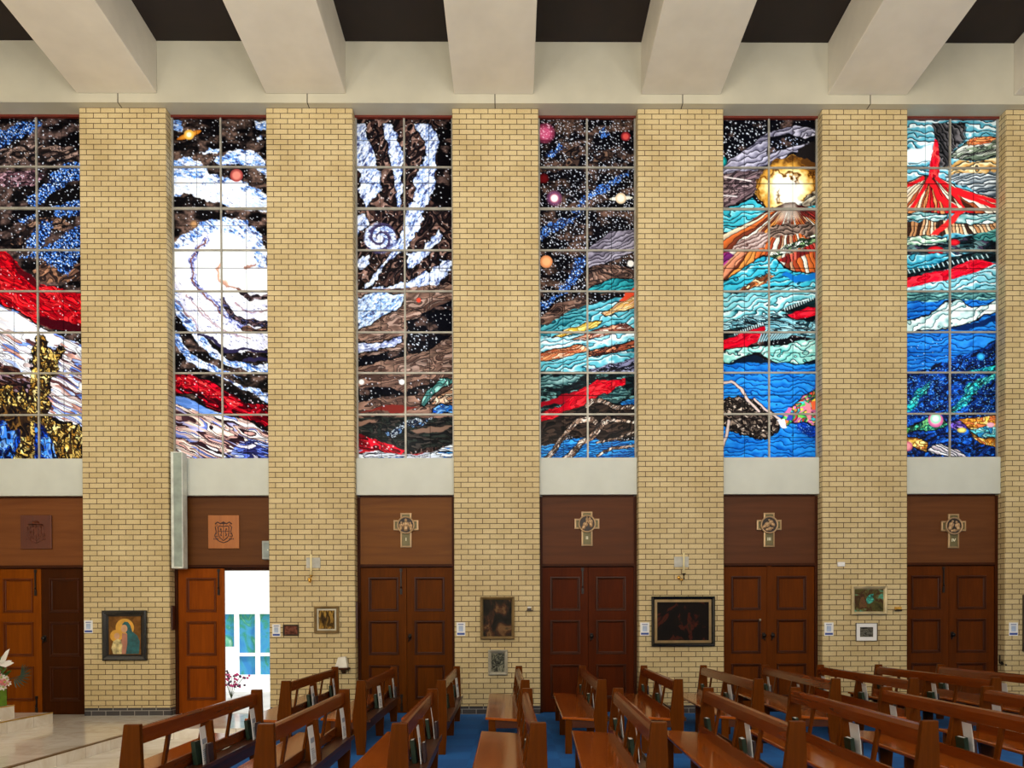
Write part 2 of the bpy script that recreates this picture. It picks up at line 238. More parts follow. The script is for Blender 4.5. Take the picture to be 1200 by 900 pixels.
def window_four(X, Y):
    g = Pane(X, Y, 625.); g.im[:] = g.space(6, amt=1.1, stars=.75, dark=(9, 8, 12), brown=(84, 62, 52))
    g.put(g.specks(3.4, .75, .55, 2), C(225, 228, 245))
    for q, L in enumerate([[(10, 630), (60, 560), (130, 540), (250, 505), (205, 540), (80, 612), (40, 645)], [(200, 495), (260, 420), (290, 390), (380, 345), (490, 295), (490, 315), (375, 385), (280, 440), (240, 492)],
            [(110, 910), (195, 800), (210, 750), (272, 715), (262, 790), (200, 885), (180, 910)], [(330, 80), (370, 60), (390, 90), (340, 120)], [(60, 200), (150, 150), (170, 170), (90, 225)]]):
        g.fill(['T']+L, g.bluestars(q, (30, 34, 60)), warp=5, wl=5)
    g.fill(['B', (10, 95), (100, 45), (160, 30), (60, 125)], g.bluestars(3), warp=4)
    for L in ([(20, 260), (120, 265), (240, 190), (230, 260), (140, 285), (20, 285)], [(280, 240), (360, 190), (450, 175), (400, 210), (330, 250)], [(160, 180), (240, 150), (250, 180), (190, 215)]):
        g.fill(['T']+L, g.pieces([(110, 82, 66), (60, 44, 38), (24, 18, 18)], -25, 3.5, 2, 5, 2, .5), warp=4)
    g.fill(['T', (270, 705), (300, 660), (400, 592), (530, 590), (530, 700), (400, 745), (280, 790)], g.clouds((70, 62, 74), (186, 176, 190), -20, 5, 2, 14, 3, lc=(30, 26, 34)), outline=.6)
    bc = g.pieces([(120, 88, 74), (150, 116, 100), (60, 44, 40), (92, 66, 56)], -8, 4.5, 2.5, 5, 7, .6)
    g.fill(['T', (270, 800), (350, 760), (430, 765), (530, 800), (530, 840), (400, 835), (270, 900)], bc)
    g.fill(['B', (10, 180), (120, 90), (270, 50), (285, 120), (180, 170), (10, 210)], bc)
    cl = g.clouds(TEAL, (206, 238, 244), -14, 8, 2.6, 20, 4, mid=(90, 200, 216))
    g.fill(['T', (270, 900), (330, 865), (400, 832), (440, 830), (530, 850), (530, 910), (270, 910)], g.clouds((10, 84, 96), (70, 200, 204), -20, 6, 2, 14, 7), outline=.6)
    g.fill(['B', (10, 215), (150, 170), (280, 90), (420, 55), (530, 40), (530, 400), (350, 445), (10, 435)], cl, outline=.6)
    wh = g.clouds((110, 196, 214), (252, 254, 255), -10, 9, 2.4, 22, 8, lc=(40, 70, 84))
    g.fill(['B', (10, 265), (130, 260), (280, 245), (440, 220), (530, 250), (400, 300), (280, 290), (150, 310), (10, 335)], wh, warp=4)
    g.fill(['B', (100, 180), (200, 120), (280, 90), (270, 180), (180, 210), (20, 245), (10, 215)], g.clouds((8, 70, 84), (110, 206, 214), -20, 6, 2, 16, 5), warp=3)
    g.fill(['B', (95, 268), (180, 215), (270, 190), (355, 172), (330, 210), (260, 225), (170, 255)], g.pieces([(240, 200, 70), (250, 222, 120), (214, 160, 40), (252, 236, 180)], -20, 2.6, 7, 5, 3, .5, (120, 80, 20)), outline=.5)
    g.fill(['B', (350, 140), (420, 92), (530, 35), (530, 105), (430, 135), (370, 150)], g.pieces([(240, 190, 110), (250, 220, 170), (214, 150, 70), (226, 170, 130)], -27, 2.6, 7, 5, 4, .5, (110, 70, 30)), outline=.5)
    g.fill(['B', (440, 75), (470, 35), (530, 5), (530, 35), (470, 70)], C(214, 70, 40))
    g.fill(['B', (290, 235), (400, 195), (470, 185), (530, 225), (400, 245), (280, 275), (190, 275)], g.pieces([(214, 150, 120), (170, 90, 66), (240, 206, 190), (110, 60, 50)], -16, 2.6, 7, 5, 5, .5, (60, 24, 20)), warp=2, outline=.4)
    g.fill(['B', (10, 350), (100, 320), (250, 298), (290, 330), (150, 365), (10, 395)], g.pieces([(244, 164, 110), (226, 126, 80), (250, 206, 170), (196, 96, 60)], -13, 2.8, 7, 5, 6, .5, (110, 50, 30)), outline=.5)
    g.fill(['B', (280, 335), (400, 305), (530, 272), (530, 312), (420, 340), (290, 362)], g.pieces([(170, 84, 56), (110, 50, 38), (226, 140, 100), (60, 30, 28)], -14, 2.6, 7, 5, 7, .5), outline=.5)
    g.fill(['B', (280, 420), (400, 400), (530, 360), (530, 440), (280, 445)], g.pieces([(44, 40, 60), (120, 120, 150), (24, 26, 36), (160, 160, 190)], -10, 3.5, 3, 5, 3, .6))
    g.fill(['B', (10, 435), (530, 440), (530, 660), (10, 660)], g.pieces([(20, 40, 42), (40, 66, 66), (12, 20, 24), (96, 140, 136), (16, 26, 30)], -10, 3.5, 3.5, 6, 4, .6))
    g.fill(['B', (10, 470), (150, 455), (260, 460), (180, 500), (10, 530)], g.clouds((20, 60, 62), (150, 190, 186), -5, 6, 2, 14, 4), warp=4)
    g.fill(['B', (330, 580), (400, 540), (470, 520), (500, 560), (440, 580)], g.clouds((12, 40, 44), (120, 170, 166), -10, 4, 2, 10, 2), warp=3)
    rd = g.pieces([(222, 10, 34), (200, 6, 28), (236, 40, 50), (170, 4, 22)], -20, 4, 3, 4, 3, .35, (110, 0, 14))
    g.fill(['B', (10, 600), (230, 540), (250, 555), (180, 590), (10, 625)], C(150, 10, 26), warp=3)
    g.fill(['B', (10, 705), (10, 665), (130, 620), (250, 530), (330, 482), (475, 478), (470, 505), (350, 560), (272, 612), (100, 665)], rd, warp=3)
    g.fill(['B', (10, 660), (275, 620), (290, 590), (530, 640), (530, 770), (300, 800), (180, 770), (10, 840)], g.pieces([(44, 34, 30), (30, 24, 22), (66, 50, 42), (20, 18, 18)], -14, 5, 3, 5, 6, .4), warp=3)
    g.fill(['B', (10, 705), (10, 665), (130, 640), (160, 650), (100, 680)], rd, warp=2)
    sea = g.clouds((6, 60, 150), (60, 170, 240), -4, 3.6, 2.2, 10, 6, lc=(6, 24, 60))
    g.fill(['B', (10, 840), (150, 790), (275, 772), (400, 800), (530, 790), (530, 900), (10, 900)], sea, warp=3)
    g.fill(['B', (440, 600), (530, 575), (530, 615), (460, 620)], sea, warp=2)
    root = g.pieces([(206, 176, 156), (160, 126, 104), (90, 66, 54), (236, 214, 196)], -45, 2.2, 4, 5, 5, .5)
    for L, w in (([(60, 900), (110, 840), (135, 800), (180, 740), (230, 690), (300, 680), (325, 700)], 2.6), ([(150, 900), (200, 860), (245, 805), (300, 775), (355, 712), (385, 680)], 3.2), ([(275, 610), (300, 590), (350, 588), (420, 622), (530, 620)], 2.4), ([(330, 870), (400, 832), (530, 818)], 1.3), ([(330, 800), (440, 780), (520, 745)], 1.2), ([(380, 690), (450, 690), (530, 700)], 1.6)):
        m = g.line(['B']+L, w+.7); g.put(m, C(20, 15, 14)); g.put(g.line(['B']+L, w), root)
    g.ball((62, 92), 46, (214, 90, 130), (120, 36, 60), soft=3); g.put(g.poly(['T', (20, 50), (100, 50), (95, 130), (30, 140)], 5)[0]*g.specks(2.4, .9, .5, 3), C(250, 190, 215))
    g.ball((475, 108), 23, (220, 80, 74), (110, 20, 30)); g.ball((55, 325), 26, (96, 16, 20), (60, 8, 12))
    g.ball((110, 425), 34, (200, 110, 130), (70, 40, 80), soft=3); g.ball((110, 425), 18, (255, 236, 232))
    g.ball((452, 425), 60, (232, 226, 208), e=.17, tilt=-4); g.ball((450, 425), 27, (250, 236, 210), (214, 180, 140)); g.ball((68, 750), 31, (246, 178, 120), (220, 130, 80)); g.ball((500, 760), 17, (245, 235, 225))
    return g.im
def window_five(X, Y):
    g = Pane(X, Y, 842.); g.im[:] = g.space(8, amt=.3, stars=.5, dark=(10, 10, 16))
    g.stars(['T', (0, 30), (250, 30), (250, 140), (0, 240)], 3.4, 1.0, .6, 3); g.stars(['T', (260, 130), (420, 100), (400, 190), (260, 220)], 3.2, .9, .55, 5, (210, 220, 255))
    lil = g.clouds((70, 66, 86), (206, 200, 218), -22, 7, 2.2, 16, 3, lc=(34, 30, 40))
    g.fill(['T', (0, 300), (60, 230), (180, 150), (255, 80), (400, 45), (520, 70), (520, 100), (440, 120), (360, 90), (270, 110), (260, 200), (400, 150), (520, 130), (510, 160), (360, 200), (260, 250), (200, 285)], lil, warp=3, outline=.5)
    g.fill(['T', (0, 305), (100, 285), (210, 285), (250, 290), (200, 400), (100, 452), (0, 490)], g.pieces([(124, 100, 104), (96, 74, 78), (150, 126, 126), (60, 46, 50)], -20, 4.5, 3, 5, 6, .5))
    g.put(g.line(['T', (40, 315), (170, 335)], .8, .4), C(240, 225, 220)); g.put(g.line(['T', (20, 410), (100, 415)], .7, .4), C(230, 220, 220))
    g.fill(['T', (250, 260), (330, 212), (430, 206), (520, 250), (520, 450), (430, 445), (330, 462), (255, 482), (200, 410), (205, 330)], g.clouds((46, 26, 12), (214, 160, 70), -15, 8, 3, 14, 5, lc=(30, 16, 8), mid=(176, 120, 40)), warp=4)
    g.fill(['T', (400, 170), (520, 120), (520, 260), (440, 250), (400, 215)], C(26, 22, 22), warp=4)
    g.fill(['T', (262, 282), (300, 262), (420, 238), (520, 252), (520, 300), (490, 340), (455, 425), (390, 470), (340, 460), (285, 440), (262, 395)], C(255, 250, 224), warp=4)
    ex, ey = 923., 219.; rr_ = np.hypot((X-ex)/30, (Y-ey)/27)+.30*(fbm(X/8, Y/8, 4)-.5)*2; a_ = np.arctan2(Y-ey, X-ex)
    sw = a_/(2*np.pi)*2+rr_*1.5+.5*(fbm(X/9, Y/9, 6)-.5); f_ = np.abs(sw-np.floor(sw)-.5)
    cc = np.zeros_like(g.im)+C(255, 253, 240); q = sm(.45, .75, rr_)[..., None]; cc = cc*(1-q)+C(252, 226, 150)*q; q = sm(.72, 1.02, rr_)[..., None]; cc = cc*(1-q)+C(206, 146, 56)*q; q = sm(.98, 1.25, rr_)[..., None]; cc = cc*(1-q)+C(84, 50, 20)*q
    q = (sm(.16, .06, f_)*sm(.34, .6, rr_)*.75)[..., None]; cc = cc*(1-q)+C(150, 94, 28)*q; q = (sm(.05, .02, f_)*sm(.3, .55, rr_))[..., None]; cc = cc*(1-q)+C(70, 38, 12)*q
    g.fill(['T', (250, 262), (330, 214), (430, 210), (520, 240), (520, 445), (430, 440), (330, 458), (255, 480), (205, 410), (208, 330)], cc, warp=4)
    g.fill(['T', (320, 455), (345, 420), (385, 410), (430, 445), (400, 470), (350, 475)], C(255, 252, 236), warp=3, soft=2)
    g.fill(['T', (430, 445), (470, 400), (520, 370), (520, 460), (450, 470)], g.clouds((30, 20, 14), (236, 220, 190), -35, 6, 2, 10, 4), warp=3)
    tc = g.clouds((8, 96, 116), (150, 230, 238), -8, 7, 2.4, 17, 4, mid=(50, 186, 206))
    g.fill(['T', (0, 490), (100, 460), (180, 418), (252, 485), (200, 545), (0, 620)], tc, outline=.6); g.fill(['T', (445, 470), (520, 450), (520, 495), (440, 492)], tc)
    g.fill(['T', (345, 445), (395, 445), (430, 470), (520, 495), (520, 640), (520, 910), (0, 910), (0, 625), (150, 550), (260, 485)],
           g.rays((370, 440), [(236, 150, 70), (250, 226, 190), (180, 70, 40), (224, 110, 50), (250, 240, 220), (120, 54, 36), (214, 160, 120)], 46, 3), warp=1)
    g.fill(['T', (400, 455), (440, 460), (520, 495), (520, 540), (430, 515)], g.rays((370, 440), [(176, 50, 44), (214, 90, 70), (120, 40, 36)], 60, 4), warp=1)
    g.put(g.poly(['T', (335, 450), (400, 450), (420, 530), (300, 540)], 2, soft=4)[0]*.55, C(255, 245, 225))
    g.fill(['T', (110, 650), (200, 600), (260, 590), (240, 680), (120, 705), (60, 700)], g.clouds((110, 78, 70), (226, 200, 190), -30, 6, 2, 12, 2, lc=(60, 36, 34)), warp=4)
    g.fill(['T', (255, 575), (350, 542), (430, 560), (520, 545), (520, 620), (400, 612), (255, 625)], g.clouds((44, 32, 28), (176, 146, 128), -12, 6, 2.4, 13, 7, lc=(24, 16, 14)), warp=4)
    g.fill(['T', (-5, 715), (60, 700), (90, 720), (-5, 800)], g.rays((370, 440), [(190, 60, 150), (226, 130, 190), (120, 40, 110)], 46, 5), warp=1)
    g.fill(['T', (-5, 800), (120, 705), (150, 705), (-5, 880)], g.rays((370, 440), [(226, 60, 60), (240, 150, 110), (250, 210, 200)], 46, 6), warp=1)
    g.fill(['T', (250, 725), (360, 660), (520, 600), (520, 645), (400, 690), (290, 735)], g.pieces([(226, 236, 214), (250, 250, 240), (150, 190, 130), (40, 60, 40)], -22, 3, 3, 5, 3, .6), warp=3)
    g.fill(['T', (300, 745), (520, 640), (520, 680), (360, 760)], g.rays((370, 440), [(190, 40, 40), (120, 30, 30), (226, 100, 80)], 46, 4), warp=1)
    wv = g.clouds((4, 90, 120), (190, 240, 246), -16, 8, 2.6, 18, 6, mid=(40, 190, 216))
    g.fill(['T', (-5, 880), (60, 830), (120, 790), (200, 735), (262, 712), (330, 765), (380, 805), (520, 810), (520, 910), (-5, 910)], wv, outline=.7, warp=3)
    g.fill(['T', (350, 800), (400, 830), (520, 800), (520, 830), (400, 860), (330, 820)], C(20, 110, 190), warp=3)
    g.fill(['T', (110, 895), (200, 830), (262, 808), (295, 818), (240, 862), (180, 892), 'B', (120, 20)], g.pieces([(214, 120, 60), (240, 200, 150), (120, 60, 34)], -28, 3, 4, 5, 3, .5), warp=2)
    g.fill(['B', (-5, 15), (100, 40), (200, 0), (520, 0), (520, 120), (350, 140), (200, 190), (-5, 215)], g.clouds((10, 84, 96), (226, 248, 248), -14, 8, 2.6, 18, 9, mid=(120, 210, 218)), outline=.6)
    dk = g.pieces([(14, 34, 38), (8, 16, 20), (30, 60, 64)], -14, 4, 3, 5, 5, .5)
    g.fill(['B', (320, 120), (420, 80), (520, 55), (520, 115), (370, 145)], dk, warp=2)
    g.fill(['B', (-5, 205), (150, 150), (300, 135), (400, 165), (520, 190), (520, 270), (300, 235), (-5, 250)], g.pieces([(130, 186, 198), (90, 150, 164), (160, 208, 216), (20, 50, 60)], 8, 2.6, 6, 5, 6, .6))
    g.fill(['B', (-5, 235), (100, 210), (245, 200), (150, 240), (-5, 290)], dk, warp=2)
    rd = g.pieces([(216, 10, 36), (236, 34, 52), (180, 6, 28)], -15, 4, 3, 4, 3, .3, (130, 0, 16))
    g.fill(['B', (355, 142), (420, 120), (520, 100), (520, 148), (400, 168)], rd, warp=2); g.fill(['B', (-5, 292), (100, 250), (245, 205), (245, 225), (200, 285), (120, 328), (-5, 328)], rd, warp=2)
    for i in range(12): g.put(g.line(['B', (210+i*13, 285-i*2), (225+i*15, 245-i)], .7, .5), C(150, 200, 208))
    for i in range(14): g.put(g.line(['B', (90+i*11, 250-i*4), (88+i*11, 238-i*4)], .5, .3), C(220, 240, 240)); g.put(g.line(['B', (345+i*12, 126-i*5), (343+i*12, 112-i*5)], .5, .3), C(225, 240, 240))
    g.fill(['B', (-5, 335), (100, 318), (200, 310), (300, 302), (420, 278), (520, 262), (520, 372), (420, 397), (300, 392), (200, 345), (60, 392), (-5, 388)], g.clouds((40, 150, 150), (236, 250, 240), -6, 8, 3, 13, 4, mid=(150, 220, 206)), outline=.7, warp=3)
    g.fill(['B', (-5, 388), (60, 392), (190, 352), (300, 398), (420, 400), (520, 378), (520, 412), (-5, 408)], C(8, 22, 40), warp=2)
    sea = g.clouds((4, 74, 170), (40, 150, 236), 2, 7.5, 2.2, 16, 5, lc=(6, 44, 110), p=.5)
    g.fill(['B', (-5, 400), (250, 392), (520, 402), (520, 910), (-5, 910)], sea)
    g.fill(['B', (370, 650), (420, 620), (520, 470), (520, 810), (400, 730)], g.pieces([(16, 60, 170), (10, 44, 130)], 0, 6, 2, 3, 2, .3), warp=4, soft=3)
    g.stars(['B', (370, 650), (520, 470), (520, 810), (400, 730)], 2.2, .6, .5, 3, (130, 190, 250))
    rt = g.pieces([(96, 80, 70), (150, 128, 112), (40, 32, 30), (206, 184, 166), (24, 20, 20), (70, 56, 50)], 18, 3.2, 2.0, 6, 9, .9, (14, 11, 12), w2=4)
    g.fill(['B', (-5, 600), (60, 575), (110, 568), (200, 592), (270, 640), (330, 690), (305, 760), (250, 788), (120, 762), (20, 715), (-5, 700)], rt, warp=3, wl=5, outline=.8)
    st = C(214, 190, 180)
    for L, w in (([(-5, 500), (70, 490), (120, 522), (160, 590), (210, 640)], 1.4), ([(60, 690), (50, 770), (20, 850)], 1.6), ([(190, 580), (250, 640), (330, 690)], 1.2)):
        g.put(g.line(['B']+L, w+.6), C(20, 20, 30)); g.put(g.line(['B']+L, w), st)
    col = g.pieces([(60, 190, 110), (236, 210, 70), (220, 60, 60), (120, 210, 80), (236, 130, 60), (60, 190, 190), (230, 120, 170), (40, 130, 90)], -40, 5, 1.6, 4, 5, .8, (20, 30, 50))
    g.fill(['B', (320, 690), (345, 640), (400, 605), (440, 560), (520, 520), (520, 725), (440, 700), (380, 705), (340, 725)], col, warp=3, outline=.6)
    g.fill(['B', (325, 665), (360, 620), (380, 625), (350, 670)], C(236, 110, 170)); g.fill(['B', (440, 590), (470, 610), (480, 690), (460, 680), (445, 630)], C(244, 140, 150)); g.fill(['B', (470, 600), (520, 590), (520, 645), (480, 640)], C(240, 100, 60))
    g.fill(['B', (305, 690), (340, 685), (360, 725), (330, 725)], C(244, 240, 246)); g.fill(['B', (355, 655), (390, 640), (380, 690), (350, 690)], C(60, 70, 180))
    g.ball((20, 235), 28, (40, 190, 180), (10, 90, 96))
    return g.im
def window_six(X, Y):
    g = Pane(X, Y, 1060.)
    g.im[:] = g.clouds((6, 60, 84), (236, 248, 250), 0, 8, 2.6, 17, 3, mid=(80, 180, 204))
    g.fill(['T', (-5, 190), (160, 150), (155, 230), (-5, 250)], C(245, 250, 252), warp=4, soft=2)
    g.fill(['T', (165, 30), (325, 30), (322, 110), (255, 195), (235, 275), (190, 265), (178, 130)], g.clouds((12, 12, 14), (110, 104, 106), 60, 6, 2.6, 12, 4, lc=(8, 8, 8)), warp=3)
    g.fill(['T', (240, 220), (330, 110), (330, 60), (270, 30), (325, 30), (325, 110)], C(18, 16, 18), warp=3)
    g.fill(['T', (245, 210), (325, 135), (390, 112), (500, 108), (500, 195), (380, 232), (300, 222)], g.pieces([(126, 142, 116), (96, 110, 92), (170, 176, 160), (190, 190, 180)], -14, 3.4, 6, 5, 5, .6), outline=.6)
    g.fill(['T', (330, 128), (380, 110), (480, 112), (440, 140), (340, 155)], g.pieces([(226, 110, 60), (236, 150, 90)], -8, 3, 4, 4, 2, .4))
    g.fill(['T', (235, 260), (300, 225), (370, 240), (500, 198), (500, 300), (240, 300)], g.clouds((90, 54, 20), (252, 232, 180), -10, 8, 2.4, 14, 5, mid=(220, 160, 80)), warp=3)
    g.fill(['T', (225, 300), (500, 285), (500, 440), (330, 365), (240, 330)], g.clouds((30, 44, 56), (246, 250, 250), -10, 5, 2.6, 18, 7, lc=(20, 30, 36)), warp=3)
    lav = [(226, 40, 40), (248, 214, 176), (206, 20, 30), (250, 236, 214), (190, 90, 50), (236, 150, 90), (252, 226, 190)]
    g.fill(['T', (-5, 365), (60, 330), (105, 312), (160, 308), (215, 322), (300, 372), (500, 432), (500, 500), (-5, 500)], g.rays((155, 295), lav, 34, 5), warp=2, outline=.5)
    for L, w in (([(155, 320), (110, 390), (60, 480)], 2.), ([(160, 340), (200, 420), (290, 490)], 3), ([(190, 320), (280, 390), (480, 470)], 2.6), ([(250, 380), (330, 470), (300, 500)], 2.4), ([(120, 320), (20, 370)], 2.2), ([(280, 380), (480, 440)], 2.)):
        g.put(g.line(['T']+L, w, 1.5), C(218, 26, 34))
    for L in ([(240, 390), (290, 450), (250, 440)], [(300, 420), (380, 480), (330, 480)]): g.fill(['T']+L, C(60, 30, 20), warp=2)
    g.fill(['T', (145, 318), (150, 250), (162, 180), (172, 115), (186, 130), (200, 210), (196, 310)], g.pieces([(226, 20, 40), (240, 60, 60), (190, 8, 30)], 85, 3, 3, 4, 4, .3, (140, 0, 10)), warp=2)
    g.fill(['T', (-5, 555), (120, 535), (300, 545), (500, 550), (500, 600), (300, 605), (-5, 630)], g.rays((155, 100), [(240, 206, 160), (250, 230, 196), (200, 140, 90), (60, 40, 30), (226, 170, 120)], 90, 6, .6), warp=3)
    tw = g.clouds((60, 130, 130), (244, 250, 246), -6, 7, 2.2, 15, 9)
    g.fill(['T', (-5, 505), (100, 495), (240, 500), (220, 540), (100, 530), (-5, 550)], tw, warp=3, outline=.5); g.fill(['T', (240, 520), (340, 510), (500, 490), (500, 545), (350, 560), (250, 550)], tw, warp=3, outline=.5)
    g.fill(['T', (232, 540), (280, 498), (310, 495), (270, 550), (190, 612), (155, 610), (215, 560)], C(226, 40, 40), warp=2)
    g.fill(['T', (-5, 640), (130, 615), (242, 625), (230, 668), (130, 665), (-5, 690)], g.clouds((50, 110, 80), (236, 248, 226), -4, 7, 2.4, 14, 6), warp=3, outline=.5)
    g.fill(['T', (-5, 672), (130, 662), (240, 640), (340, 610), (500, 590), (500, 705), (-5, 705)], g.pieces([(16, 30, 36), (30, 54, 58), (60, 50, 70), (10, 16, 20), (90, 120, 120)], -6, 3.5, 3, 5, 5, .5), warp=3)
    g.fill(['T', (360, 620), (420, 595), (500, 580), (500, 640), (380, 640)], g.clouds((20, 80, 80), (110, 180, 170), -8, 6, 2, 12, 2), warp=3)
    g.ball((180, 692), 40, (226, 40, 44), (150, 10, 24), e=.55); g.ball((272, 650), 26, (214, 30, 40), (150, 10, 24), e=.6)
    g.fill(['T', (-5, 708), (250, 708), (240, 740), (150, 790), (-5, 790)], g.clouds((8, 80, 110), (180, 232, 240), -6, 8, 2.4, 16, 5, mid=(50, 170, 200)), outline=.5)
    dk = g.pieces([(14, 30, 36), (8, 16, 20), (36, 64, 66)], -12, 3, 4, 5, 6, .5)
    g.fill(['T', (-5, 790), (150, 785), (240, 735), (340, 705), (500, 705), (500, 750), (350, 750), (200, 800), (-5, 845)], dk, warp=2)
    for i in range(18): g.put(g.line(['T', (30+i*24, 812-i*5), (22+i*24, 796-i*5)], .6, .4), C(200, 224, 226))
    g.fill(['T', (-5, 840), (120, 815), (240, 790), (350, 745), (410, 738), (480, 760), (400, 792), (200, 852), (-5, 892)], g.pieces([(222, 14, 40), (238, 40, 56), (190, 8, 30)], -14, 4, 3, 4, 4, .3, (130, 0, 14)), warp=2)
    g.fill(['T', (-5, 895), (200, 855), (400, 795), (500, 765), (500, 910), 'B', (500, 40), (-5, 40)], g.clouds((20, 110, 130), (244, 250, 252), -10, 7, 2.4, 15, 8, mid=(130, 206, 220)), warp=2)
    g.fill(['B', (-5, 30), (500, 10), (500, 75), (-5, 95)], g.clouds((10, 50, 56), (140, 206, 200), -4, 5, 2, 12, 4), warp=2)
    bl = g.clouds((4, 60, 150), (40, 140, 230), -3, 6.5, 2.2, 16, 5, lc=(6, 34, 90), p=.5)
    g.fill(['B', (-5, 80), (500, 65), (500, 470), (-5, 480)], bl)
    g.fill(['B', (-5, 190), (60, 170), (150, 152), (230, 80), (300, 72), (360, 105), (420, 90), (500, 62), (500, 130), (420, 150), (330, 192), (240, 212), (100, 224), (-5, 250)], g.clouds((90, 150, 150), (255, 255, 250), -26, 9, 2.6, 16, 3, lc=(40, 80, 84), p=.4), outline=.7, warp=3)
    g.fill(['B', (240, 215), (330, 195), (500, 140), (500, 175), (340, 225)], C(10, 34, 84), warp=3)
    nav = g.pieces([(10, 40, 110), (20, 70, 170), (8, 24, 70), (30, 100, 206), (12, 50, 130)], -25, 3, 1.8, 6, 7, .5)
    g.fill(['B', (-5, 470), (120, 430), (240, 380), (380, 320), (500, 270), (500, 910), (-5, 910)], nav, warp=4)
    g.stars(['B', (-5, 300), (240, 250), (240, 420), (-5, 480)], 4.5, .6, .3, 3, (180, 220, 255)); g.stars(['B', (-5, 470), (500, 300), (500, 680), (-5, 680)], 2.6, .6, .35, 4, (120, 190, 250))
    tl = g.pieces([(40, 190, 190), (20, 140, 160), (90, 220, 210), (16, 100, 140)], -40, 3, 2, 5, 3, .5)
    g.fill(['B', (225, 655), (300, 590), (340, 500), (420, 465), (500, 440), (470, 480), (390, 535), (340, 605), (270, 660)], tl, warp=3); g.fill(['B', (10, 660), (90, 535), (160, 495), (150, 520), (70, 630)], tl, warp=3)
    g.fill(['B', (340, 435), (400, 420), (490, 410), (490, 440), (380, 445)], tl, warp=3)
    g.ball((402, 362), 18, (60, 180, 226), (20, 110, 190), half='B')
    g.fill(['B', (0, 745), (100, 705), (160, 665), (210, 680), (245, 705), (225, 735), (100, 745), (10, 760)], g.pieces([(40, 150, 120), (80, 196, 150), (20, 100, 90), (120, 210, 130)], -15, 4, 1.4, 5, 4, .7), warp=2, outline=.5)
    g.ball((182, 690), 36, (236, 160, 190), (190, 80, 130), half='B'); g.ball((182, 682), 25, (214, 246, 220), (120, 210, 160), half='B')
    g.fill(['B', (235, 700), (320, 695), (345, 740), (262, 735)], g.pieces([(120, 90, 200), (160, 130, 226), (80, 50, 160)], 10, 3, 1.5, 5, 4, .7), outline=.4)
    og = g.pieces([(240, 190, 80), (226, 150, 50), (250, 214, 130), (200, 120, 40), (214, 110, 60)], 10, 3.4, 2, 5, 5, .7, (90, 50, 16))
    g.fill(['B', (290, 690), (360, 680), (500, 660), (500, 725), (400, 745), (340, 735)], og, outline=.4); g.fill(['B', (340, 752), (420, 785), (500, 785), (500, 840), (400, 815)], og, outline=.4); g.fill(['B', (-5, 765), (90, 780), (145, 805), (140, 855), (40, 820), (-5, 800)], og, outline=.5)
    g.fill(['B', (340, 745), (420, 725), (500, 725), (500, 790), (400, 780)], g.pieces([(90, 190, 200), (150, 220, 226), (40, 120, 170)], 10, 3, 2, 5, 4, .6), outline=.4)
    g.ball((310, 742), 22, (226, 214, 120), (170, 150, 60), half='B', e=.6); g.ball((450, 715), 18, (240, 170, 190), half='B', e=.7)
    g.ball((20, 745), 26, (120, 200, 60), (60, 140, 40), half='B'); g.ball((45, 825), 24, (240, 150, 160), (200, 90, 110), half='B')
    g.fill(['B', (140, 845), (165, 820), (210, 808), (300, 850), (340, 888), (250, 875), (180, 865)], g.clouds((150, 130, 140), (252, 246, 244), 25, 4, 1.5, 10, 4), outline=.5)
    return g.im
def glass_colours(n, NU, NV):
    # drawing edges of each window (left/right at the head, left/right at the sill)
    E = [(-14.6, 101.1, -10.7, 104.5), (202.5, 318, 205.5, 320.5), (417, 531.5, 420.5, 533), (631, 744.5, 632, 745.5), (845, 957.5, 846, 957.8), (1062, 1170.5, 1063, 1169.8)][n]
    u = np.linspace(0, 1, NU)[None, :]; v = np.linspace(0, 1, NV)[:, None]
    X = (E[0]+(E[2]-E[0])*v)*(1-u)+(E[1]+(E[3]-E[1])*v)*u; Y = np.broadcast_to(140+397*v, X.shape)
    im = [window_one, window_two, window_three, window_four, window_five, window_six][n](X.astype(np.float64), Y.astype(np.float64))
    # the fine leads that quarter every pane
    fu = np.minimum(np.abs(u-.25), np.abs(u-.75))*112; fv = np.abs((v*8) % 1-.5)*49.6
    k = np.maximum(sm(.75, .3, fu), sm(.75, .3, fv))[..., None]*.5
    im = np.clip(im, 0, 1)*(1-k)
    return np.where(im <= .04045, im/12.92, ((im+.055)/1.055)**2.4)
# ================================================================= the church
import bpy, bmesh, math, random
from mathutils import Matrix, Vector
random.seed(11)
COL = bpy.context.scene.collection
SC = bpy.context.scene

# ---- camera model (also used to turn measured positions into metres on a known plane)
F, YAW, PIT, ROL, CX, CY, EYE = 900., -0.00885, -0.00909, -0.0038, 610.119, 742.267, 1.46813
def _ray(px, py):
    u, v = px-CX, py-CY; c, s = math.cos(ROL), math.sin(ROL); u, v = c*u+s*v, -s*u+c*v
    x, y, z = u/F, 1., -v/F
    c, s = math.cos(PIT), math.sin(PIT); y, z = c*y-s*z, s*y+c*z
    c, s = math.cos(YAW), math.sin(YAW); x, y = c*x-s*y, s*x+c*y
    return x, y, z
def at(px, py, Y):
    x, y, z = _ray(px, py); return x*Y/y, EYE+z*Y/y

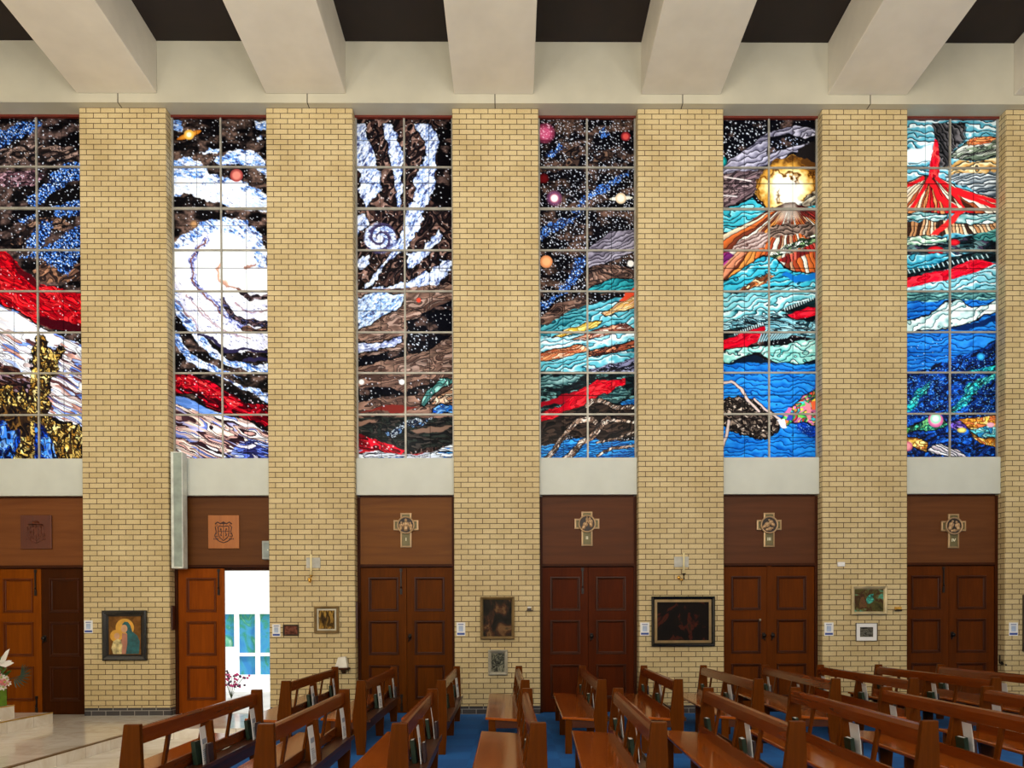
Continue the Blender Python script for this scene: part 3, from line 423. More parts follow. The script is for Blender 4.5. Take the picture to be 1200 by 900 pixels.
# ---- object helpers
def tag(o, label=None, cat=None, group=None, kind=None):
    if label: o['label'] = label
    if cat: o['category'] = cat
    if group: o['group'] = group
    if kind: o['kind'] = kind
    return o
def empty(name, loc=(0, 0, 0), rz=0, **k):
    o = bpy.data.objects.new(name, None); COL.objects.link(o); o.location = loc; o.rotation_euler[2] = rz
    o.empty_display_size = .1
    return tag(o, **k)
class MB:
    def __init__(s): s.bm = bmesh.new()
    def box(s, x0, x1, y0, y1, z0, z1, bev=0, m=0, rot=None):
        vs = [s.bm.verts.new((x, y, z)) for x in (x0, x1) for y in (y0, y1) for z in (z0, z1)]
        fs = [s.bm.faces.new([vs[i] for i in q]) for q in ((0, 1, 3, 2), (4, 6, 7, 5), (0, 4, 5, 1), (2, 3, 7, 6), (0, 2, 6, 4), (1, 5, 7, 3))]
        for f in fs: f.material_index = m
        if rot is not None:
            c = Vector(((x0+x1)/2, (y0+y1)/2, (z0+z1)/2))
            for v in vs: v.co = rot @ (v.co-c)+c
        if bev: s._bev(fs, bev, m)
        return s
    def _bev(s, fs, bev, m=0):
        es = list({e for f in fs for e in f.edges})
        r = bmesh.ops.bevel(s.bm, geom=es, offset=bev, segments=2, profile=.5, affect='EDGES')
        for f in r['faces']: f.material_index = m
    def prism(s, prof, axis, a, b, bev=0, m=0):
        """closed outline extruded along an axis: 'y' takes (x,z), 'x' takes (y,z), 'z' takes (x,y)"""
        P = {'y': lambda p, t: (p[0], t, p[1]), 'x': lambda p, t: (t, p[0], p[1]), 'z': lambda p, t: (p[0], p[1], t)}[axis]
        A = [s.bm.verts.new(P(p, a)) for p in prof]; B = [s.bm.verts.new(P(p, b)) for p in prof]
        n = len(prof); fs = [s.bm.faces.new(A), s.bm.faces.new(B[::-1])]
        for i in range(n): fs.append(s.bm.faces.new((A[i], B[i], B[(i+1) % n], A[(i+1) % n])))
        for f in fs: f.material_index = m
        if bev: s._bev(fs, bev, m)
        return s
    def ring(s, x0, x1, z0, z1, prof, m=0):
        """mitred picture-frame moulding: prof is a list of (inset, y)"""
        R = [[s.bm.verts.new((x, y, z)) for x, z in ((x0+d, z0+d), (x1-d, z0+d), (x1-d, z1-d), (x0+d, z1-d))] for d, y in prof]
        n = len(prof)
        for i in range(n):
            for k in range(4):
                f = s.bm.faces.new((R[i][k], R[i][(k+1) % 4], R[(i+1) % n][(k+1) % 4], R[(i+1) % n][k])); f.material_index = m
        return s
    def lathe(s, prof, n=20, o=(0, 0, 0), axis='z', m=0):
        R = []
        for r, h in prof:
            row = []
            for i in range(n):
                a = 2*math.pi*i/n; x, y = r*math.cos(a), r*math.sin(a)
                p = (x, y, h) if axis == 'z' else ((x, h, y) if axis == 'y' else (h, x, y))
                row.append(s.bm.verts.new((p[0]+o[0], p[1]+o[1], p[2]+o[2])))
            R.append(row)
        for a, b in zip(R, R[1:]):
            for i in range(n):
                f = s.bm.faces.new((a[i], a[(i+1) % n], b[(i+1) % n], b[i])); f.smooth = True; f.material_index = m
        for row in (R[0], R[-1]):
            f = s.bm.faces.new(row); f.material_index = m
        return s
    def tube(s, pts, r, n=8, m=0):
        pts = [Vector(p) for p in pts]; R = []
        rr = r if isinstance(r, (list, tuple)) else [r]*len(pts)
        for i, p in enumerate(pts):
            d = (pts[min(i+1, len(pts)-1)]-pts[max(i-1, 0)]).normalized()
            a = d.cross(Vector((0, 0, 1)) if abs(d.z) < .9 else Vector((1, 0, 0))).normalized(); b = d.cross(a)
            R.append([s.bm.verts.new(p+(a*math.cos(2*math.pi*k/n)+b*math.sin(2*math.pi*k/n))*rr[i]) for k in range(n)])
        for A, B in zip(R, R[1:]):
            for k in range(n):
                f = s.bm.faces.new((A[k], A[(k+1) % n], B[(k+1) % n], B[k])); f.smooth = True; f.material_index = m
        for row in (R[0], R[-1]):
            f = s.bm.faces.new(row); f.material_index = m
        return s
    def ball(s, c, r, n=10, sc=(1, 1, 1), m=0, rot=None):
        M = Matrix.Translation(c) @ (rot.to_4x4() if rot is not None else Matrix.Identity(4)) @ Matrix.Diagonal((r*sc[0], r*sc[1], r*sc[2], 1))
        q = bmesh.ops.create_uvsphere(s.bm, u_segments=n, v_segments=max(5, n*2//3), radius=1, matrix=M)
        for f in {f for v in q['verts'] for f in v.link_faces}: f.smooth = True; f.material_index = m
        return s
    def poly(s, pts, m=0):
        f = s.bm.faces.new([s.bm.verts.new(p) for p in pts]); f.material_index = m; return s
    def build(s, name, mat, parent=None, loc=(0, 0, 0), rz=0, **k):
        bmesh.ops.recalc_face_normals(s.bm, faces=s.bm.faces)
        me = bpy.data.meshes.new(name); s.bm.to_mesh(me); s.bm.free()
        for q in (mat if isinstance(mat, (list, tuple)) else [mat]): me.materials.append(q)
        o = bpy.data.objects.new(name, me); COL.objects.link(o)
        if parent: o.parent = parent
        o.location = loc; o.rotation_euler[2] = rz
        return tag(o, **k)
def struct(mb, name, mat, parent=None, **k):
    return mb.build(name, mat, parent, kind=None if parent else 'structure', **k)
def children(o): return [c for c in bpy.data.objects if c.parent == o]
def dup(o, loc, rz=0, kids=None):
    c = o.copy(); COL.objects.link(c); c.location = loc; c.rotation_euler[2] = rz
    for ch in (kids if kids is not None else children(o)):
        d = ch.copy(); COL.objects.link(d); d.parent = c
    return c

# ---- materials
def lin(c):
    return tuple(((v/255.)/12.92 if v/255. <= .04045 else ((v/255.+.055)/1.055)**2.4) for v in c)+(1,)
class NT:
    def __init__(s, name):
        s.m = bpy.data.materials.new(name); s.m.use_nodes = True; s.t = s.m.node_tree; s.b = s.t.nodes['Principled BSDF']
    def n(s, typ, **k):
        q = s.t.nodes.new(typ)
        for a, v in k.items(): setattr(q, a, v)
        return q
    def l(s, a, b): s.t.links.new(a, b)
    def obj(s, scale=(1, 1, 1), rot=(0, 0, 0)):
        c = s.n('ShaderNodeTexCoord'); m = s.n('ShaderNodeMapping'); m.inputs['Scale'].default_value = scale; m.inputs['Rotation'].default_value = rot
        s.l(c.outputs['Object'], m.inputs['Vector']); return m.outputs[0]
    def noise(s, vec, scale=5, detail=4, rough=.5, dist=0):
        q = s.n('ShaderNodeTexNoise'); q.inputs['Scale'].default_value = scale; q.inputs['Detail'].default_value = detail
        q.inputs['Roughness'].default_value = rough; q.inputs['Distortion'].default_value = dist
        if vec is not None: s.l(vec, q.inputs['Vector'])
        return q.outputs[0]
    def ramp(s, fac, stops, interp='LINEAR'):
        r = s.n('ShaderNodeValToRGB'); r.color_ramp.interpolation = interp; e = r.color_ramp.elements
        while len(e) < len(stops): e.new(.5)
        for q, (p, c) in zip(e, stops): q.position = p; q.color = lin(c) if len(c) == 3 else c
        s.l(fac, r.inputs[0]); return r.outputs[0]
    def bump(s, h, strength=.2, dist=.01):
        b = s.n('ShaderNodeBump'); b.inputs['Strength'].default_value = strength; b.inputs['Distance'].default_value = dist
        s.l(h, b.inputs['Height']); s.l(b.outputs[0], s.b.inputs['Normal'])
    def set(s, **k):
        for a, v in k.items(): s.b.inputs[a.replace('_', ' ')].default_value = v
        return s
def flat(name, c, rough=.5, metal=0, var=.12, sc=6, spec=.5):
    t = NT(name); n = t.noise(t.obj(), sc, 3)
    d = tuple(max(0, v*(1-var)) for v in c); l_ = tuple(min(255, v*(1+var*.6)) for v in c)
    t.l(t.ramp(n, [(.3, d), (.7, l_)]), t.b.inputs['Base Color']); t.set(Roughness=rough, Metallic=metal); t.b.inputs['Specular IOR Level'].default_value = spec
    return t.m
def wood(name, light, dark, rough=.3, axis='z', sc=1., spec=.5):
    t = NT(name); s = {'x': (2, 26, 26), 'y': (26, 2, 26), 'z': (26, 26, 1.6)}[axis]; s = tuple(v*sc for v in s)
    v = t.obj(s); g = t.noise(v, 1., 5, .6, .8); big = t.noise(t.obj(tuple(q*.12 for q in s)), 1.3, 2)
    mix = t.n('ShaderNodeMath', operation='MULTIPLY_ADD'); t.l(g, mix.inputs[0]); mix.inputs[1].default_value = .6
    k = t.n('ShaderNodeMath', operation='MULTIPLY'); t.l(big, k.inputs[0]); k.inputs[1].default_value = .4; t.l(k.outputs[0], mix.inputs[2])
    t.l(t.ramp(mix.outputs[0], [(.3, dark), (.68, light)]), t.b.inputs['Base Color'])
    t.set(Roughness=rough); t.b.inputs['Specular IOR Level'].default_value = spec
    t.bump(g, .06, .004); return t.m
def brick_mat():
    t = NT('cream brickwork'); g = t.n('ShaderNodeNewGeometry'); sep = t.n('ShaderNodeSeparateXYZ'); t.l(g.outputs['Position'], sep.inputs[0])
    sn = t.n('ShaderNodeSeparateXYZ'); t.l(g.outputs['True Normal'], sn.inputs[0])
    ab = t.n('ShaderNodeMath', operation='ABSOLUTE'); t.l(sn.outputs[0], ab.inputs[0]); gt = t.n('ShaderNodeMath', operation='GREATER_THAN'); t.l(ab.outputs[0], gt.inputs[0]); gt.inputs[1].default_value = .5
    c = t.n('ShaderNodeTexCoord'); so = t.n('ShaderNodeSeparateXYZ'); t.l(c.outputs['Object'], so.inputs[0])
    mx = t.n('ShaderNodeMix', data_type='FLOAT'); t.l(gt.outputs[0], mx.inputs[0]); t.l(so.outputs[0], mx.inputs[2]); t.l(so.outputs[1], mx.inputs[3])
    cb = t.n('ShaderNodeCombineXYZ'); t.l(mx.outputs[0], cb.inputs[0]); t.l(so.outputs[2], cb.inputs[1])
    def brick(c1, c2, mo, ms, bias=0.):
        b = t.n('ShaderNodeTexBrick'); t.l(cb.outputs[0], b.inputs['Vector']); b.offset = .5; b.squash = 1
        b.inputs['Color1'].default_value = lin(c1); b.inputs['Color2'].default_value = lin(c2); b.inputs['Mortar'].default_value = lin(mo)
        b.inputs['Scale'].default_value = 1; b.inputs['Brick Width'].default_value = .2392; b.inputs['Row Height'].default_value = .0862
        b.inputs['Mortar Size'].default_value = ms; b.inputs['Mortar Smooth'].default_value = .15; b.inputs['Bias'].default_value = bias; return b
    b1 = brick((228, 211, 166), (214, 195, 147), (92, 70, 44), .0064, -.25); b2 = brick((66, 62, 64), (48, 46, 50), (150, 148, 142), .0058)
    nz = t.noise(c.outputs['Object'], 1.3, 3); n2 = t.noise(c.outputs['Object'], 60, 3)
    r = t.ramp(nz, [(.3, (232, 226, 216)), (.7, (255, 255, 255))]); r2 = t.ramp(n2, [(.25, (226, 222, 214)), (.75, (255, 255, 255))])
    m1 = t.n('ShaderNodeMix', data_type='RGBA', blend_type='MULTIPLY'); m1.inputs[0].default_value = 1; t.l(b1.outputs[0], m1.inputs[6]); t.l(r, m1.inputs[7])
    m2 = t.n('ShaderNodeMix', data_type='RGBA', blend_type='MULTIPLY'); m2.inputs[0].default_value = 1; t.l(m1.outputs[2], m2.inputs[6]); t.l(r2, m2.inputs[7])
    lt = t.n('ShaderNodeMath', operation='LESS_THAN'); t.l(sep.outputs[2], lt.inputs[0]); lt.inputs[1].default_value = .1345
    m3 = t.n('ShaderNodeMix', data_type='RGBA'); t.l(lt.outputs[0], m3.inputs[0]); t.l(m2.outputs[2], m3.inputs[6]); t.l(b2.outputs[0], m3.inputs[7])
    t.l(m3.outputs[2], t.b.inputs['Base Color']); t.set(Roughness=.62)
    inv = t.n('ShaderNodeMath', operation='SUBTRACT'); inv.inputs[0].default_value = 1; t.l(b1.outputs['Fac'], inv.inputs[1]); t.bump(inv.outputs[0], .35, .006)
    return t.m
def painted(name, stops, scale=6, dist=2.5, rough=.6, seed=0., stretch=(1, 1, 1)):
    t = NT(name); m = t.obj(stretch); ad = t.n('ShaderNodeVectorMath', operation='ADD'); t.l(m, ad.inputs[0]); ad.inputs[1].default_value = (seed, seed*1.7, seed*.6)
    n = t.noise(ad.outputs[0], scale, 5, .55, dist); t.l(t.ramp(n, stops), t.b.inputs['Base Color']); t.set(Roughness=rough); t.b.inputs['Specular IOR Level'].default_value = .12; t.bump(n, .1, .004); return t.m
M = {}
M['brick'] = brick_mat()
M['white'] = flat('white painted concrete', (226, 220, 206), .6, var=.03, sc=2)
M['spandrel'] = flat('pale painted panel', (202, 208, 202), .5, var=.03, sc=2)
M['ceiling'] = flat('dark brown ceiling boards', (28, 14, 10), .7, var=.2, sc=3)
M['header'] = flat('red brown window head', (104, 36, 24), .45)
M['bar'] = flat('grey metal glazing bar', (168, 166, 158), .4, .3)
M['door1'] = wood('door timber warm', (134, 68, 6), (100, 46, 3), .42, spec=.05)
M['door1b'] = wood('door timber dark', (66, 30, 6), (46, 20, 4), .42, spec=.05)
M['door2'] = wood('door timber orange', (144, 70, 10), (112, 50, 6), .42, spec=.05)
M['door3'] = wood('door timber brown', (100, 50, 2), (72, 33, 1), .42, spec=.05)
M['door4'] = wood('door timber red', (84, 32, 3), (60, 21, 2), .42, spec=.05)
M['door5'] = wood('door timber mid', (104, 50, 8), (78, 36, 5), .42, spec=.05)
M['door6'] = wood('door timber russet', (96, 46, 12), (70, 32, 8), .42, spec=.05)
M['doorframe'] = wood('door frame timber', (66, 29, 8), (46, 19, 5), .5, spec=.1)
for k, (a, b) in {1: ((122, 72, 34), (98, 54, 24)), 2: ((102, 60, 24), (80, 44, 16)), 3: ((118, 70, 16), (92, 50, 9)), 4: ((92, 46, 9), (70, 33, 5)), 5: ((94, 52, 26), (72, 38, 17)), 6: ((106, 62, 30), (82, 46, 22))}.items():
    M['ply%d' % k] = wood('plywood panel tone %d' % k, a, b, .45, 'x', .35, .15)
M['moulding'] = wood('darkened moulding', (70, 29, 6), (48, 19, 4), .35, spec=.2)  # mouldings coloured darker to stand in for shade in the panel relief
M['mould_warm'] = wood('orange brown moulding', (104, 46, 6), (76, 31, 3), .35, spec=.2)
M['iron'] = flat('black iron', (34, 28, 26), .4, .6)
M['brass'] = flat('brass', (214, 168, 80), .25, .9)
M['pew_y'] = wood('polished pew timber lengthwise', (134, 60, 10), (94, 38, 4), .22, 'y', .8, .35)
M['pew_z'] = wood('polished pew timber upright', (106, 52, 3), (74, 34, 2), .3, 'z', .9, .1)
M['pew_s'] = wood('polished pew seat timber', (176, 88, 18), (134, 60, 8), .14, 'y', .7, .6)  # seat coloured lighter than the rails, its reflected light put into colour
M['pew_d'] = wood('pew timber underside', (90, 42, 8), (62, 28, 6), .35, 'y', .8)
M['steel'] = flat('grey steel', (150, 156, 152), .4, .4)
M['speaker'] = flat('grey green speaker cloth', (150, 164, 156), .6)
M['speaker_edge'] = flat('pale speaker casing', (216, 222, 216), .4)
M['card'] = flat('white card', (236, 238, 242), .5, var=.02)
M['blue'] = flat('blue print', (40, 74, 160), .5); M['pale_blue'] = flat('pale blue print', (176, 194, 226), .5)
M['black'] = flat('black lacquer', (18, 18, 20), .2, spec=.7)
M['gold_frame'] = flat('worn gilt frame', (140, 116, 76), .35, .35)
M['silver_frame'] = flat('silver grey frame', (176, 172, 156), .35, .3)
M['cream_frame'] = flat('cream gilt frame', (206, 190, 150), .35, .2)
M['umber_frame'] = flat('dark umber frame', (58, 44, 34), .3)
M['candle'] = flat('ivory candle wax', (240, 228, 176), .4, var=.04)
M['plate'] = flat('grey stone plate', (186, 186, 180), .5)
M['stone'] = flat('white marble', (222, 220, 212), .35, var=.08)
M['station'] = flat('pale bronze edging', (172, 142, 104), .4, .35)
M['station_field'] = flat('olive bronze field', (104, 96, 62), .5, .25)
M['station_dark'] = flat('dark bronze recess', (44, 32, 28), .5, .2)
M['relief'] = flat('relief bronze', (180, 148, 112), .4, .35)
M['ivory'] = flat('ivory numeral', (244, 236, 208), .4)
M['plaque_red'] = wood('carved red timber', (96, 38, 8), (70, 24, 5), .4)
M['plaque_orange'] = wood('carved orange timber', (176, 104, 36), (148, 82, 26), .4)
M['carve'] = flat('dark carved relief', (76, 44, 36), .5)  # dark tone of the raised carving
def carpet():
    t = NT('blue carpet tiles'); v = t.obj(); n = t.noise(v, 220, 2); c = t.n('ShaderNodeTexChecker'); t.l(v, c.inputs['Vector']); c.inputs['Scale'].default_value = 2.
    c.inputs['Color1'].default_value = lin((16, 112, 202)); c.inputs['Color2'].default_value = lin((14, 103, 190))
    r = t.ramp(n, [(.3, (200, 200, 205)), (.7, (255, 255, 255))]); m = t.n('ShaderNodeMix', data_type='RGBA', blend_type='MULTIPLY'); m.inputs[0].default_value = 1
    t.l(c.outputs[0], m.inputs[6]); t.l(r, m.inputs[7]); t.l(m.outputs[2], t.b.inputs['Base Color']); t.set(Roughness=.95); t.bump(n, .3, .004); return t.m
M['carpet'] = carpet()
def marble():
    t = NT('polished cream marble'); v = t.obj((1, 1, 1)); b = t.n('ShaderNodeTexBrick'); t.l(v, b.inputs['Vector']); b.offset = 0.5
    b.inputs['Color1'].default_value = lin((248, 244, 238)); b.inputs['Color2'].default_value = lin((240, 235, 226)); b.inputs['Mortar'].default_value = lin((176, 164, 148))
    b.inputs['Scale'].default_value = 1; b.inputs['Brick Width'].default_value = .9; b.inputs['Row Height'].default_value = .6; b.inputs['Mortar Size'].default_value = .003
    n = t.noise(v, 2.2, 5, .6, 1.6); r = t.ramp(n, [(.35, (238, 233, 226)), (.6, (255, 255, 255))]); m = t.n('ShaderNodeMix', data_type='RGBA', blend_type='MULTIPLY'); m.inputs[0].default_value = 1
    t.l(b.outputs[0], m.inputs[6]); t.l(r, m.inputs[7]); t.l(m.outputs[2], t.b.inputs['Base Color']); t.set(Roughness=.1); return t.m
M['marble'] = marble()
def glass_mat():
    t = NT('stained glass'); a = t.n('ShaderNodeAttribute', attribute_name='glass_colour'); out = t.t.nodes['Material Output']; t.t.nodes.remove(t.b)
    tr = t.n('ShaderNodeBsdfTranslucent'); t.l(a.outputs['Color'], tr.inputs['Color']); gl = t.n('ShaderNodeBsdfGlossy'); gl.inputs['Roughness'].default_value = .12
    mx = t.n('ShaderNodeMixShader'); mx.inputs[0].default_value = .004; t.l(tr.outputs[0], mx.inputs[1]); t.l(gl.outputs[0], mx.inputs[2]); t.l(mx.outputs[0], out.inputs[0]); return t.m
M['glass'] = glass_mat()

# ---------------------------------------------------------------- shell
YF, YD = 12.86, 13.08                       # pillar faces, window and door plane
X0, WP, PITCH = -6.45265, 1.4353, 3.0883
ZT, ZCEIL = 10.086, 11.09
struct(MB().box(-13, 13, -7, 13.6, -.30, -.155), 'subfloor', M['stone'])
struct(MB().box(-3.25, 13, -7, 13.3, -.155, 0), 'floor', M['carpet'])
struct(MB().box(-13, -3.25, 11.2, 13.6, -.155, 0).box(-13, -5.34, -7, 11.2, -.155, 0), 'floor_sanctuary', M['marble'])
struct(MB().box(-5.34, -3.25, -7, 11.2, -.155, -.15), 'floor_aisle', M['marble'])
struct(MB().box(-5.352, -5.336, -7, 11.2, -.012, .003).box(-5.39, -5.37, -7, 11.2, -.012, .002), 'trim_1', flat('brown bronze nosing', (120, 88, 44), .4, .4))
gold = flat('gold nosing', (216, 178, 92), .3, .7)
s1 = struct(MB().box(-13, -7.1, -7, 11.87, 0, .172), 'marble_step', M['marble']); MB().box(-7.112, -7.098, -7, 11.872, .158, .176).build('nosing', gold, s1)
s2 = struct(MB().box(-13, -7.22, -7, 11.15, .172, .362), 'marble_step', M['marble']); MB().box(-7.232, -7.218, -7, 11.152, .348, .366).build('nosing', gold, s2)
struct(MB().box(-13, 13, -7, 13.6, ZCEIL, ZCEIL+.2), 'ceiling', M['ceiling'])
struct(MB().box(-13, 13, 12.73, 13.6, ZT, ZCEIL), 'trim_2', flat('darker fascia', (192, 188, 170), .6, var=.03, sc=2))  # fascia coloured darker than the beams
for k in range(-2, 7):
    c = X0+k*PITCH-.02
    struct(MB().box(c-.655, c+.655, -7, 12.73, 10.232, ZCEIL, .012), 'ceiling_beam', M['white'])
    if 0 <= k < 5:
        jx = at((138, 360, 580, 800, 1020)[k], 118, 12.728)[0]
        struct(MB().box(jx-.007, jx+.007, 12.7275, 12.7305, ZT, 10.235).box(jx-.007, jx+.007, 12.7305, 12.86, ZT-.0015, ZT+.001), 'expansion_joint', M['station_dark'])
struct(MB().box(-13.3, -13, -7, 13.6, -.155, ZCEIL), 'wall_left', M['white']); struct(MB().box(13, 13.3, -7, 13.6, -.155, ZCEIL), 'wall_right', M['white'])
struct(MB().box(-13.3, 13.3, -7.3, -7, -.155, ZCEIL), 'wall_back', M['brick'])
for k in range(-1, 6):
    c = X0+k*PITCH; w = WP/2
    m = MB().box(-w, w, 0, .55, 0, ZT)
    es = [e for e in m.bm.edges if abs(e.verts[0].co.z-e.verts[1].co.z) > 5 and e.verts[0].co.y < .01]
    bmesh.ops.bevel(m.bm, geom=es, offset=.018, segments=3, profile=.5, affect='EDGES')
    struct(m, 'brick_pillar', M['brick'], loc=(c, YF, 0))
struct(MB().box(-13, X0-PITCH-WP/2, YF+.2, 13.45, 0, ZT), 'wall_far_left', M['brick']); struct(MB().box(X0+5*PITCH+WP/2, 13, YF+.2, 13.45, 0, ZT), 'wall_far_right', M['brick'])

# ---------------------------------------------------------------- windows and doors, bay by bay
NU, NV = 165, 590
HW = (PITCH-WP)/2
ZB = [9.231, 8.534, 7.835, 7.144, 6.451, 5.766, 5.065]
PANELS = [(1.746, 2.297), (1.006, 1.558), (.251, .803)]
def door_leaf(w, mat, parent, x, name='door_leaf', px=(.145, .625), mould=None):
    m = MB(); d = .045; zs = [0.012]+[z for p in sorted(PANELS) for z in p]+[2.47]
    m.box(0, px[0], 0, d, zs[0], zs[-1]).box(px[1], w, 0, d, zs[0], zs[-1])
    for i in range(0, 8, 2): m.box(px[0], px[1], 0, d, zs[i], zs[i+1])
    for a, b in PANELS:
        m.box(px[0], px[1], .02, d-.005, a, b)
        m.ring(px[0]-.004, px[1]+.004, a-.004, b+.004, [(-.012, .0), (-.006, -.014), (.012, -.014), (.022, .006), (.034, .010), (.036, .021), (0, .021)], m=1)
    return m.build(name, [mat, mould or M['moulding']], parent, loc=(x, 0, 0))
def bolt(leaf, x, z0, z1):
    MB().box(x-.022, x+.022, -.012, 0, z1-.05, z1).box(x-.011, x+.011, -.016, 0, z0, z1).box(x-.02, x+.02, -.014, 0, z0, z0+.09).ball((x, -.025, z0+.12), .017, 8).build('bolt', M['iron'], leaf)
def knob(leaf, x, z, s=1):
    MB().box(x-.026, x+.026, -.008, 0, z-.06, z+.05, .004).lathe([(.011, -.0), (.011, -.035), (.03, -.04), (.034, -.055), (.024, -.068), (.004, -.07)], 14, (x, 0, z), 'y').tube([(x, -.03, z-.02), (x-.015*s, -.035, z-.06), (x-.02*s, -.03, z-.085)], .009).build('door_handle', M['iron'], leaf)
DM = [('door1', 'door1b'), ('door2', 'door2'), ('door3', 'door3'), ('door4', 'door4'), ('door5', 'door5'), ('door6', 'door6')]
for k in range(6):
    c = X0+PITCH*(k-.5)
    w = empty('window_%d' % (k+1), (c, YD, 4.3), kind='structure')
    # glass sheet
    z0, z1 = 4.315, 10.05; u = np.linspace(-HW, HW, NU); v = np.linspace(z1, z0, NV)
    co = np.zeros((NV, NU, 3), np.float32); co[..., 0] = u[None, :]; co[..., 2] = v[:, None]-4.3
    idx = np.arange(NU*NV).reshape(NV, NU); q = np.stack([idx[:-1, :-1], idx[1:, :-1], idx[1:, 1:], idx[:-1, 1:]], -1).reshape(-1, 4)
    me = bpy.data.meshes.new('stained_glass'); me.vertices.add(NU*NV); me.vertices.foreach_set('co', co.ravel())
    me.loops.add(q.size); me.loops.foreach_set('vertex_index', q.ravel().astype(np.int32)); me.polygons.add(len(q)); me.polygons.foreach_set('loop_start', np.arange(0, q.size, 4, dtype=np.int32))
    me.update(calc_edges=True)
    at_ = me.attributes.new('glass_colour', 'FLOAT_COLOR', 'POINT'); cols = np.ones((NU*NV, 4), np.float32); cols[:, :3] = glass_colours(k, NU, NV).reshape(-1, 3); at_.data.foreach_set('color', cols.ravel())
    me.materials.append(M['glass']); g = bpy.data.objects.new('stained_glass', me); COL.objects.link(g); g.parent = w
    b = MB().box(-.015, .015, -.03, -.002, z0-4.3, z1-4.3)
    for i, z in enumerate(ZB): b.box(-HW, HW, -.026, -.001, z-4.3-(.021 if i == 1 else .015), z-4.3+(.021 if i == 1 else .015))
    b.box(-HW, -HW+.03, -.03, .0, z0-4.3, z1-4.3).box(HW-.03, HW, -.03, 0, z0-4.3, z1-4.3)
    b.build('glazing_bars', M['bar'], w)
    MB().box(-HW, HW, -.05, .06, z1-4.3, ZT-4.3+.05).build('window_head', M['header'], w)
    zs0 = 3.69
    MB().box(-HW, HW, -.10, .25, zs0-4.3, .015, .008).build('spandrel_panel', M['spandrel'], w)
    # door below
    d = empty('door_%d' % (k+1), (c, YD, 0), kind='structure')
    MB().box(-HW, -HW+.05, -.03, .12, 0, zs0-.02).box(HW-.05, HW, -.03, .12, 0, zs0-.02).box(-HW+.05, HW-.05, -.035, .12, 2.485, 2.53).box(-HW+.05, HW-.05, -.028, .12, 3.66, zs0).box(-HW+.05, HW-.05, .05, .12, 2.44, 2.50).build('door_frame', M['doorframe'], d)  # last box is an unseen strip, added to stop light above the leaves
    MB().box(-HW+.05, HW-.05, -.02, .03, 2.53, 3.66).build('transom_panel', M['ply%d' % (k+1)], d)
    lw = HW-.05-.004
    L = door_leaf(lw, M[DM[k][0]], d, -HW+.05, mould=M['mould_warm'] if k < 2 else None); bolt_x = lw-.09
    if k not in (4,): bolt(L, bolt_x, 2.02, 2.46)
    if k in (0, 2): bolt(L, bolt_x, .03, .32)
    if k == 1:
        R = door_leaf(lw, M[DM[k][1]], d, HW-.052); R.rotation_euler[2] = math.radians(93); R.location = (HW-.04, .16, 0)
    else:
        R = door_leaf(lw, M[DM[k][1]], d, .004); knob(R, .05, 1.3); MB().box(-.03, .03, .048, .075, .0, 2.47).box(-HW+.05, HW-.05, .048, .075, 0, .03).build('door_stop', M['doorframe'], d)  # unseen strips behind the leaves, added to block light through the gaps
    if k == 4:
        MB().box(-.035, .035, -.012, .06, 0, 2.485).build('meeting_stile', M[DM[k][0]], d); knob(L, lw-.09, 1.3, -1)
        MB().lathe([(.02, 0), (.02, -.01), (.012, -.014)], 12, (lw-.15, 0, 1.56), 'y').build('lock_cylinder', M['ivory'], L)
struct(MB().box(-13, 13, 13.14, 13.602, -.155, .004), 'threshold', M['stone'])

# ---------------------------------------------------------------- outside, seen through the open door
struct(MB().box(-40, 40, 13.6, 60, -.2, -.05), 'courtyard', flat('pale paving', (214, 212, 206), .6, var=.1, sc=1.2))
bl = empty('building', (-8, 22.8, -.05), label='white rendered building with glazed doors seen through the open door', cat='building')
xs = [at(p, 760, 22.8)[0]+8 for p in (262, 277, 279, 301.5, 303.5, 326)]
doorz = at(290, 716, 22.8)[1]+.05
m = MB().box(-8, xs[0]-1.5, 0, .4, 0, 5).box(xs[5], 20, 0, .4, 0, 5).box(xs[0]-1.5, xs[5], 0, .4, doorz, 5); m.build('wall', flat('white render', (236, 236, 230), .8, var=.03), bl)
fr = MB(); zmid = at(290, 767, 22.8)[1]+.05
for a in (xs[0]-1.5, xs[1]-.02, xs[3]-.02, xs[5]-.06): fr.box(a-.03, a+.10, -.03, .12, 0, doorz)
fr.box(xs[0]-1.5, xs[5]+.03, -.026, .116, doorz-.09, doorz+.004).box(xs[1], xs[5]+.03, -.026, .116, zmid-.05, zmid+.05).box(xs[0]-1.5, xs[5]+.03, -.026, .116, -.004, .12)
gfr = fr.build('door_frame', flat('white aluminium', (240, 242, 242), .4, var=.02), bl)
MB().box(xs[0]-1.5, xs[1], -.02, .1, 0, .95).build('low_wall', flat('white low wall', (236, 236, 230), .8, var=.03), bl)
gp = painted('tinted glazing', [(.36, (60, 130, 190)), (.48, (70, 150, 190)), (.58, (60, 140, 120)), (.66, (110, 180, 150)), (.75, (200, 225, 215))], 2.2, 1.2, .08, 2., (1, 1, .7))
for a, b in ((xs[0]-1.4, xs[1]-.03), (xs[2]+.03, xs[3]-.02), (xs[4]+.03, xs[5]-.08)): MB().box(a, b, .04, .06, .1, doorz-.08).build('pane', gp, gfr)
sx, sz = at(271, 812, 16.5)
sh = empty('flowering_shrub', (sx, 16.5, -.05), label='small pink flowering plant outside beside the open doorway', cat='plant')
lf = MB(); fl = MB(); st = MB()
